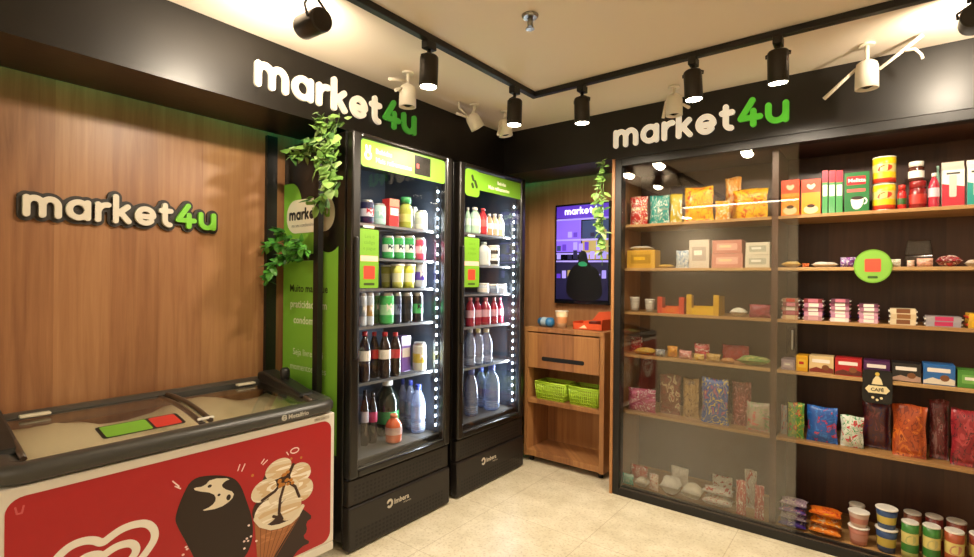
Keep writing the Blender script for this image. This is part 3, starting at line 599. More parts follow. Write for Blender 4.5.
b.build('screen_picture', mm, t, world=True)
logo(-1.92, -1.60, 1.842, FT, .0006, .001, SC('d8d0ff', 1.3), SC('c8f0d0', 1.2), '', small=True, parent=t)
t = thing('wooden_unit', 'wooden pedestal unit with drawer and open shelves under the television', 'cabinet', (-1.78, 3.34, 0))
x0, x1, y0, y1 = -2.10, -1.462, 3.19, 3.498
box('side_panel', WOODL, x0, x0+.03, y0, y1, .04, .965, t, .002, world=True); box('side_panel', WOODL, x1-.035, x1, y0, y1, .04, .965, t, .002, world=True)
box('top_panel', WOODL, x0, x1, y0-.004, y1, .965, .997, t, .002, world=True); box('back_panel', WOODL, x0+.03, x1-.035, y1-.012, y1, .04, .965, t, world=True)
box('bottom_panel', WOODL, x0+.03, x1-.035, y0+.002, y1-.012, .045, .09, t, .002, world=True); box('shelf_panel', WOODL, x0+.03, x1-.035, y0+.004, y1-.012, .437, .467, t, .002, world=True)
dr = box('drawer', WOODL, x0+.033, x1-.038, y0-.002, y1-.02, .70, .955, t, .002, world=True)
MB().poly(rr(-1.95, -1.61, .757, .787, .012), FY(y0-.002), 0, .0015).build('grip_slot', PLAIN, dr, world=False)
for sx in (x0+.04, x1-.04):
    for sy in (y0+.05, y1-.05): MB().lathe([(.018, 0), (.018, .04)], 10, (sx, sy, 0)).build('foot', PLAIN, t, world=True)
def basket(cx, w, label):
    t = thing('plastic_basket', label, 'basket', (cx, 3.30, .4675), 0, 'lime green baskets'); M = mat('b4d83a', .4)
    d, h = .16, .125; T = lambda s, u, v, z: (u*(1-.10*(1-z/h)), v*(1-.10*(1-z/h)), z)
    def bar(mb, p, q, r=.0032): mb.tube([T(0, *p), T(0, *q)], r, 5)
    a, c = w/2, d/2; b = MB()
    for z, r in ((h, .006), (h-.012, .005)):
        P = [(-a, -c, z), (a, -c, z), (a, c, z), (-a, c, z), (-a, -c, z)]
        for p, q in zip(P, P[1:]): bar(b, p, q, r)
    b.build('rim', M, t); b = MB()
    for z in (.02, .045, .07, .092):
        P = [(-a, -c, z), (a, -c, z), (a, c, z), (-a, c, z), (-a, -c, z)]
        for p, q in zip(P, P[1:]): bar(b, p, q)
    for k in range(15):
        u = -a+w*k/14
        for v in (-c, c): bar(b, (u, v, .004), (u, v, h-.01), .004)
    for k in range(1, 9):
        v = -c+d*k/9
        for u in (-a, a): bar(b, (u, v, .004), (u, v, h-.01), .004)
    b.build('lattice', M, t); MB().box(-a*.89, a*.89, -c*.89, c*.89, 0, .006).build('base', M, t)
basket(-1.90, .25, 'lime green plastic basket on the left of the open shelf'); basket(-1.632, .225, 'lime green plastic basket on the right of the open shelf')
# things on top of the unit
t = thing('paper_cup', 'pale paper cup on the wooden unit under the television', 'cup', (-1.845, 3.29, .997))
MB().lathe([(.034, 0), (.047, .118)], 20, mis=[0]).build('cup_body', mat('d8b890', .5), t); MB().lathe([(.047, .116), (.051, .12), (.049, .124)], 20).build('rim', mat('e8dcc8', .5), t); MB().lathe([(.0395, .035), (.044, .08)], 20, cap=False).build('printed_band', mat('c88a58', .5), t)
t = thing('rolled_pouch', 'blue rolled pouch lying on the wooden unit beside the paper cup', 'pouch', (-1.97, 3.27, .997), -.25)
b = MB(); b.lathe([(.012, -.075), (.03, -.055), (.036, -.02), (.034, .03), (.037, .06), (.012, .075)], 14, mis=[0, 0, 1, 0, 0]); b.v = [(z, y, x+.036) for x, y, z in b.v]; b.build('pouch_body', [mat('2a6a9a', .35), mat('a8c0d0', .4)], t)
t = thing('display_box', 'orange open display box on the wooden unit under the television', 'box', (-1.625, 3.33, .997)); OR = mat('d8552a', .45)
MB().box(-.11, .115, -.075, .075, 0, .004).box(-.11, .115, -.075, -.071, 0, .045).box(-.11, -.106, -.075, .075, .004, .055).box(.111, .115, -.075, .075, .004, .075).build('tray', OR, t); MB().poly([(-.11, .004), (.115, .004), (.115, .13), (.02, .12), (-.03, .06), (-.11, .05)], lambda u, v, d: (u, .071+d, v), 0, .004).build('back_flap', OR, t)
MB().poly([(-.06, .012), (-.02, .035), (.0, .012)], FY(-.0755), 0, .0006).build('printed_label', mat('f0d8b0', .5), t)
for k in range(3): tag(MB().box(-.03, .03, -.045, .045, 0, .018).build('snack_bar', film(('7a2018', '8a3020', '601818')[k]), None, (-1.60, 3.33, 1.0015+k*.0185), (0, 0, .1*k-.1), .003), ('lowest', 'middle', 'topmost')[k]+' dark red bar inside the orange display box', 'bar', 'bars in the orange display box')
# ---------------------------------------------------------------- display cabinet
t = thing('display_cabinet', 'tall black framed snack cabinet with wooden shelves and sliding glass doors', 'cabinet', (-.2, 3.27, 0))
X0, X1 = -1.35, 1.0
box('side_panel', WOODL, X0, X0+.018, 3.035, 3.499, 0, FB-.001, t, world=True); box('side_panel', BLACK, X1-.018, X1, 3.035, 3.499, 0, FB-.001, t, world=True)
box('back_panel', WOODK, X0+.018, X1-.018, 3.485, 3.499, .06, FB-.001, t, world=True)
b = MB().box(X0+.018, X0+.06, 3.04, 3.11, 0, FB-.001).box(X1-.06, X1-.018, 3.04, 3.11, 0, FB-.001).box(X0+.06, X1-.06, 3.04, 3.11, FB-.05, FB-.001).box(X0+.06, X1-.06, 3.04, 3.11, 0, .046)
b.build('door_frame', BLACK, t, world=True, bevel=.003)
box('partition', WOODK, -.468, -.437, 3.125, 3.485, .0455, FB-.05, t, world=True)
box('bottom_panel', WOODX, X0+.018, X1-.018, 3.112, 3.485, .015, .045, t, world=True); box('top_panel', WOODK, X0+.018, X1-.018, 3.112, 3.485, FB-.045, FB-.02, t, world=True)
for z in (1.704, 1.427, 1.149, .878, .517):
    for a, c in ((X0+.018, -.468), (-.437, X1-.018)): box('shelf', WOODX, a, c, 3.125, 3.485, z-.0175, z-.0005, t, .0015, world=True)
for k, (y, xa, xb) in enumerate(((3.056, X0+.062, -.335), (3.088, X0+.066, -.345))):
    d = box('sliding_door', GLASSD, xa, xb, y, y+.006, .0475, FB-.052, t, world=True)
    if k == 0: MB().box(-.362, -.352, 3.042, 3.056, 1.00, 1.10).build('door_handle', STEEL, d, world=False, bevel=.002)
MB().box(X0+.07, X1-.07, 3.046, 3.052, .046, .052).box(X0+.07, X1-.07, 3.1, 3.105, .046, .052).build('door_rail', mat('4a4036', .4), t, world=True)
# round sticker and tag on the shelf fronts
t = thing('round_sticker', 'round green sticker with a red square on the second shelf edge', 'sticker', (-.03, 3.122, 1.43)); FK = FY(3.1245)
MB().poly(ell(-.03, 1.43, .076, .082, 32), FK, 0, .0025).build('disc', GREEN, t, world=True); MB().poly(ell(-.03, 1.43, .070, .076, 32), FK, .0025, .003).build('inner_disc', mat('82b844', .4), t, world=True); MB().poly(rr(-.062, .002, 1.402, 1.466, .006), FK, .003, .0036).build('red_square', mat('d85038', .5), t, world=True)
MB().poly(rr(-.05, -.01, 1.37, 1.382, .004), FK, .003, .0036).build('dark_bar', mat('3a5a20', .5), t, world=True)
t = thing('hanging_tag', 'black tag with a cream emblem hanging below the fourth shelf edge', 'tag', (-.008, 3.122, .86))
MB().poly(rr(-.066, .05, .762, .925, .02), FK, 0, .003).build('plate', mat('100e0c', .45), t, world=True); E = mat('e8d8a8', .5)
b = MB().poly([(-.03, .855), (.014, .855), (.008, .878), (-.002, .895), (-.014, .895), (-.024, .878)], FK, .003, .0037); b.poly(rr(-.045, .03, .812, .848, .006), FK, .003, .0037); b.poly([(-.056, .83), (-.04, .85), (-.04, .81)], FK, .003, .0036); b.poly([(.041, .83), (.025, .85), (.025, .81)], FK, .003, .0036)
for u in (-.025, -.008, .008): b.poly(ell(u, .79 if u != -.008 else .78, .006, .006, 10), FK, .003, .0037)
b.build('emblem', E, t, world=True); text('emblem_text', 'CAFÉ', -.008, .822, .022, mat('2a2418', .5), FK, .0037, t, align='CENTER', bold=.0006); b = MB().poly(ell(-.008, .905, .009, .009, 12), FK, .003, .0037, 0).build('emblem_star', mat('d8b848', .5), t, world=True)
# ---------------------------------------------------------------- goods
def bag(c, w, d, h, seed, flat=False):
    g = random.Random(seed); mb = MB(); nx, nz = 8, 10; a1, a2, a3 = [g.uniform(0, 6) for _ in range(3)]
    cx, cz, er = g.uniform(.35, .65), g.uniform(.35, .6), g.uniform(.26, .36)
    for side in (-1, 1):
        for i in range(nx+1):
            for k in range(nz+1):
                u, v = i/nx, k/nz
                th = (1-abs(2*u-1)**3)**.6*(max(0, 1-abs(2*v-1)**2.6))**.6 if 0 < k < nz else .0
                pin = 1-.05*math.sin(math.pi*v) + (.03*math.sin(9*v+a1))*(abs(2*u-1))
                wr = 1+.10*math.sin(5*u+7*v+a2)+.08*math.sin(11*v-6*u+a3)
                x = (u-.5)*w*pin; y = side*(d/2*th*wr*.9+.0008); z = h*(v*(1+.015*math.sin(6*u+a1))/1.015)
                if k == 0: z = 0
                mb.v.append((x, y, z))
    M = (nx+1)*(nz+1)
    for i in range(nx):
        for k in range(nz):
            u, v = (i+.5)/nx, (k+.5)/nz; r = ((u-cx)/er)**2+((v-cz)/(er*.75))**2
            mi = 0
            q = i*(nz+1)+k; mb.face((q, q+nz+1, q+nz+2, q+1), mi, True); mb.face((M+q+1, M+q+nz+2, M+q+nz+1, M+q), mi, True)
    B = [i*(nz+1) for i in range(nx+1)]; T = [i*(nz+1)+nz for i in range(nx+1)]; Lf = list(range(nz+1)); Rt = [nx*(nz+1)+k for k in range(nz+1)]
    for E_ in (B, T, Lf, Rt):
        for p, q in zip(E_, E_[1:]): mb.face((p, q, M+q, M+p), 0)
    if flat: mb.v = [(x, z-h/2, y+d/2*1.02) for x, y, z in mb.v]; mn = min(v[2] for v in mb.v); mb.v = [(x, y, z-mn) for x, y, z in mb.v]
    return mb
WATER = None
def frosty(name, c):
    m = glass(name, (c[0]*.4+.55, c[1]*.4+.55, c[2]*.4+.55, 1), 2.0, .08); nt = m.node_tree; mx = nt.nodes['Mix Shader']; out = nt.nodes['Material Output']
    d = nt.nodes.new('ShaderNodeBsdfDiffuse'); d.inputs[0].default_value = c; m2 = nt.nodes.new('ShaderNodeMixShader'); m2.inputs[0].default_value = .32
    nt.links.new(mx.outputs[0], m2.inputs[1]); nt.links.new(d.outputs[0], m2.inputs[2]); nt.links.new(m2.outputs[0], out.inputs[0]); return m
def tinted(h):
    k = 't'+h
    if k not in _M: c = lin(h); _M[k] = frosty('tint_'+h, c)
    return _M[k]
DEP = {'snack_box': .11, 'coffee_box': .07, 'coffee_pack': .06, 'slim_box': .05, 'juice_carton': .06, 'milk_drink_carton': .06, 'sweet_box': .1, 'biscuit_box': .1, 'tea_box': .1}
def item(sh, nm, cat, pl, c, w, z, h, off, cols, label, grp, idx):
    cs = cols.split(); m = [film(x) if len(x) == 6 else None for x in cs]; rnd = sh in 'AKWTJC'
    w = w*.97; r = w/2
    if rnd: d = w
    elif sh == 'B': d = DEP.get(nm, .06)
    elif sh == 'P': d = min(.055, w*.6, h*.6)
    elif sh == 'F': d = min(.10, max(.05, w*.8))
    elif sh in ('S', 'D'): d = .12 if sh == 'S' else .14
    elif sh == 'M': d = .07
    else: d = .12
    if nm == 'tissue_pack': h *= 1.25 if sh == 'F' else 1.08
    if sh == 'F' and h > .6*w and nm != 'tissue_pack': sh = 'P'; d = .045
    if pl == 'c': loc = (c, 3.145+off+d/2-(.03 if z < .3 else 0), z); rz = 0
    else: loc = (-2.125-off-d/2, c, z); rz = math.pi/2
    def root(): return thing(nm, label, cat, loc, rz, grp or None)
    def solo(mb, ms, **k):
        o = mb.build(nm, ms, None, loc, (0, 0, rz), **k); return tag(o, label, cat, grp or None)
    if sh == 'P': solo(bag(0, w, d, h, idx), printed(*cs[:3], idx))
    elif sh == 'F': solo(bag(0, w, h*.95, d, idx, True), printed(*cs[:3], idx))
    elif sh == 'S':
        b = MB().box(-r+.006, r-.006, -d/2, d/2, 0, h, 0).box(-r*.45, r*.5, -d/2-.0004, d/2, h*.15, h+.0003 if False else h*.98, 1)
        b.box(-r, -r+.006, -d/2+.003, d/2-.003, h*.35, h*.6, 2).box(r-.006, r, -d/2+.003, d/2-.003, h*.35, h*.6, 2); solo(b, m[:3])
    elif sh == 'B':
        t = root(); MB().box(-r, r, -d/2, d/2, 0, h).build('carton', m[0], t, bevel=.0015); st = cs[3]; Fq = FY(-d/2)
        if st == 'V':
            MB().poly([(-r+.002, .003), (r-.002, .003), (r-.002, h*.62), (-r+.002, h*.62)], Fq, 0, .0005).build('label', m[1], t); MB().poly(ell(0, h*.14, r*.75, h*.12, 16), Fq, .0005, .001).build('printed_cup', m[2], t)
            MB().poly(ell(0, h*.24, r*.42, h*.05, 14), Fq, .001, .0015).build('printed_beans', film('3a1c10'), t); MB().poly(smooth([(0, h*.68), (r*.5, h*.80), (r*.3, h*.88), (0, h*.82), (-r*.3, h*.88), (-r*.5, h*.80)], 1), Fq, .0, .0006).build('printed_heart', film('f0c8a8'), t)
        elif st == 'H':
            MB().poly([(-r, h*.72), (r, h*.72), (r, h-.001), (-r, h-.001)], Fq, 0, .0005).build('top_band', m[1], t); MB().poly([(-r*.8, h*.40), (r*.8, h*.40), (r*.8, h*.66), (-r*.8, h*.66)], Fq, 0, .0006).build('label', m[2], t)
        elif st == 'C':
            MB().poly(rr(-r*.82, r*.72, h*.68, h*.9, .004), Fq, 0, .0006).build('label', m[1], t); MB().poly(rr(-r*.8, r*.7, h*.50, h*.58, .002), Fq, 0, .0006).build('label_band', film('c86058'), t)
            text('printed_name', 'Melitta', -r*.72, h*.75, .026, film('f0e8e0'), Fq, .0006, t, world=False, bold=.0006)
            MB().poly(smooth([(-r*.5, h*.36), (r*.6, h*.36), (r*.5, h*.16), (r*.2, h*.06), (-r*.2, h*.06), (-r*.42, h*.16)], 1), Fq, 0, .0006).build('printed_cup', m[2], t); MB().poly(ell(r*.05, h*.345, r*.5, h*.045, 16), Fq, .0006, .0012).build('printed_coffee', film('2a140c'), t)
            stroke([arc(r*.62, h*.26, r*.18, h*.07, -90, 90, 8)], .003, Fq, 0, .0006, res=.0015).build('cup_handle', m[2], t)
        elif st == 'W':
            MB().poly([(-r+.001, h*.04), (r-.001, h*.04), (r-.001, h*.30), (r*.4, h*.42), (0, h*.28), (-r*.4, h*.36), (-r+.001, h*.2)], Fq, 0, .0005).build('printed_wave', m[2], t); MB().poly(rr(-r*.75, r*.7, h*.62, h*.82, .003), Fq, 0, .0005).build('label', film('e8e0d8'), t)
            MB().poly(ell(r*.35, h*.36, r*.3, h*.16, 12), Fq, .0005, .001).build('printed_snack', film('7a4a28'), t)
        else:
            MB().poly(rr(-r*.7, r*.7, h*.25, h*.75, .004), Fq, 0, .0005).build('label', m[1], t); MB().poly(rr(-r*.5, r*.3, h*.45, h*.62, .002), Fq, .0005, .001).build('label_print', m[2], t)
    elif sh == 'A':
        t = root(); q = [(r*.75, 0), (r*.98, h*.05), (r, h*.08), (r, h*.30), (r, h*.62), (r, h*.86), (r*.98, h*.90)]
        MB().lathe(q, 18, mis=[0, 0, 0, 1, 0, 0]).build('can_body', m[:2], t); MB().lathe([(r*.98, h*.90), (r*.80, h*.965), (r*.83, h*.985), (r*.8, h), (r*.74, h*.98)], 18).build('can_lid', mat('b8b8b4', .3, metal=.8), t)
        Fl = lambda u, v, d_: (math.sin(u/r)*(r+d_), -math.cos(u/r)*(r+d_), v)
        MB().poly([(-r*.7+r*.2*i, h*(.40+.1*math.sin(i))) for i in range(8)]+[(r*.7-r*.2*i, h*(.62+.06*math.sin(2*i))) for i in range(8)], Fl, .0002, .0006).build('printed_mark', m[2], t)
    elif sh in 'KW':
        t = root(); big = h > .22
        if nm in ('cola_bottle', 'soda_bottle'): q = [(r*.86, 0), (r*.95, h*.02), (r*.95, h*.30), (r*.9, h*.36), (r, h*.42), (r, h*.62), (r*.82, h*.74), (r*.46, h*.87), (r*.36, h*.92)]; lb = (.42, .62)
        else: q = [(r*.86, 0), (r*.98, h*.03), (r, h*.10), (r*.96, h*.2), (r, h*.28), (r, h*.58), (r*.94, h*.66), (r*.68, h*.78), (r*.4, h*.87), (r*.36, h*.90)]; lb = (.30, .56)
        if nm == 'large_soda_bottle': lb = (.22, .44)
        if nm == 'sauce_bottle' or nm == 'juice_bottle': q = [(r*.9, 0), (r, h*.05), (r, h*.60), (r*.9, h*.70), (r*.62, h*.77), (r*.62, h*.80)]; lb = (.2, .45)
        body = tinted(cs[0]) if sh == 'W' else mat(cs[0], .15, coat=.5)
        MB().lathe(q, 16).build('bottle_body', body, t); zc = q[-1][1]; rc = q[-1][0]*1.25
        MB().lathe([(rc, zc-.002), (rc, h*.99), (rc*.9, h)], 14).build('cap', m[2], t)
        MB().lathe([(r*1.005, h*lb[0]), (r*1.005, h*lb[1])], 16, cap=False).build('label', m[1] if sh == 'K' else tinted(cs[1]), t)
        if sh == 'W':
            b = MB()
            for k in range(4): zz = h*(.06+.04*k); b.lathe([(r*.97, zz), (r*1.01, zz+.004), (r*.97, zz+.008)], 14, cap=False)
            b.build('ribs', tinted('d8e4f4'), t)
    elif sh == 'J':
        t = root(); hl = .74 if nm.endswith('jar') else .82
        MB().lathe([(r*.9, 0), (r, h*.05), (r, h*(hl-.08)), (r*.86, h*(hl-.01)), (r*.86, h*hl)], 18).build('jar_body', mat(cs[0], .2, coat=.4), t); MB().lathe([(r*.93, h*hl), (r*.95, h*.98), (r*.9, h)], 18).build('lid', m[2], t); MB().lathe([(r*1.006, h*.16), (r*1.006, h*.52)], 18, cap=False).build('label', m[1], t)
    elif sh == 'T':
        t = root(); MB().lathe([(r*.98, .001), (r*.98, h*.2), (r*.98, h*.42), (r*.98, h*.72), (r*.98, h*.96)], 20, mis=[1, 0, 2, 0]).build('can_body', [m[0], m[1], film('d8c878')], t)
        MB().lathe([(r, 0), (r, .004), (r*.97, .005)], 20).build('bottom_rim', STEEL, t); MB().lathe([(r*.97, h*.95), (r, h*.96), (r, h-.002), (r*.94, h)], 20).build('lid', m[2], t)
        Fl = lambda u, v, d_: (math.sin(u/r)*(r+d_), -math.cos(u/r)*(r+d_), v)
        MB().poly([(r*x, h*y) for x, y in smooth([(-.7, .45), (.2, .42), (.75, .55), (.6, .68), (-.3, .66)], 1)], Fl, .0, .0006).build('printed_name', m[1], t)
    elif sh == 'C':
        t = root(); MB().lathe([(r*.74, 0), (r*.80, h*.25), (r*.88, h*.62), (r*.95, h*.93)], 18, mis=[0, 1, 0]).build('cup_body', m[:2], t); MB().lathe([(r*.96, h*.92), (r, h*.94), (r, h*.97), (r*.93, h)], 18).build('lid', m[2], t)
    elif sh == 'M':
        t = root(); MB().box(-r, r, -d/2, d/2, 0, h*.80).build('carton', [m[0]], t, bevel=.001)
        b = MB(); v = [(-r, -d/2, h*.80), (r, -d/2, h*.80), (r, d/2, h*.80), (-r, d/2, h*.80), (-r, -.003, h*.94), (r, -.003, h*.94), (r, .003, h*.94), (-r, .003, h*.94)]; b.v = v
        for q in ((0, 1, 5, 4), (2, 3, 7, 6), (1, 2, 6, 5), (3, 0, 4, 7), (4, 5, 6, 7)): b.face(q)
        b.box(-r, r, -.003, .003, h*.94, h); b.build('gable_top', m[2], t)
        MB().poly([(-r, .002), (r, .002), (r, h*.42), (-r, h*.50)], FY(-d/2), 0, .0005).build('lower_print', m[1], t); MB().poly(rr(-r*.35, r*.3, h*.2, h*.68, .006), FY(-d/2), .0005, .001).build('label', m[2], t); MB().poly(rr(-r*.6, r*.6, h*.70, h*.74, .002), FY(-d/2), .0, .0006).build('label_line', film('4a4a44'), t)
    elif sh == 'D':
        t = root(); b = MB().box(-r, r, -d/2, d/2, 0, .003).box(-r, r, -d/2, -d/2+.003, .003, h*.34).box(-r, r, d/2-.003, d/2, .003, h*.4); b.build('tray_body', m[0], t)
        for s in (-1, 1): MB().box(min(s*r, s*(r-.03)), max(s*r, s*(r-.03)), -d/2-.0005, -d/2+.0025, 0, h).box(min(s*r, s*(r-.003)), max(s*r, s*(r-.003)), -d/2+.0025, d/2-.003, .003, h*.95).build('raised_end', m[1], t)
        MB().poly(ell(0, h*.17, r*.4, h*.12, 14), FY(-d/2), .0, .0006).build('printed_label', m[2] if len(m) > 2 else m[1], t)
        for k in range(3): tag(bag(0, r*.5, .03, .09, idx*7+k, True).build('wrapped_sweet', printed(cs[2], cs[0], cs[1], k), None, (c+(k-1)*r*.52, loc[1], z+.0035)), ('left', 'middle', 'right')[k]+' wrapped sweet inside the '+label.split()[0]+' display tray', 'sweet', 'sweets in the '+label.split()[0]+' tray')
    elif sh == 'D2':
        t = root(); MB().box(-r, r, -d/2, d/2, 0, h*.45).build('tray', CLEARP, t, bevel=.006); MB().poly([(-r, h*.46), (r, h*.46), (r*.8, h), (-r*.8, h)], lambda u, v, d_: (u, -d/2+d_, v), 0, d).build('lid', CLEARP, t, bevel=.006)
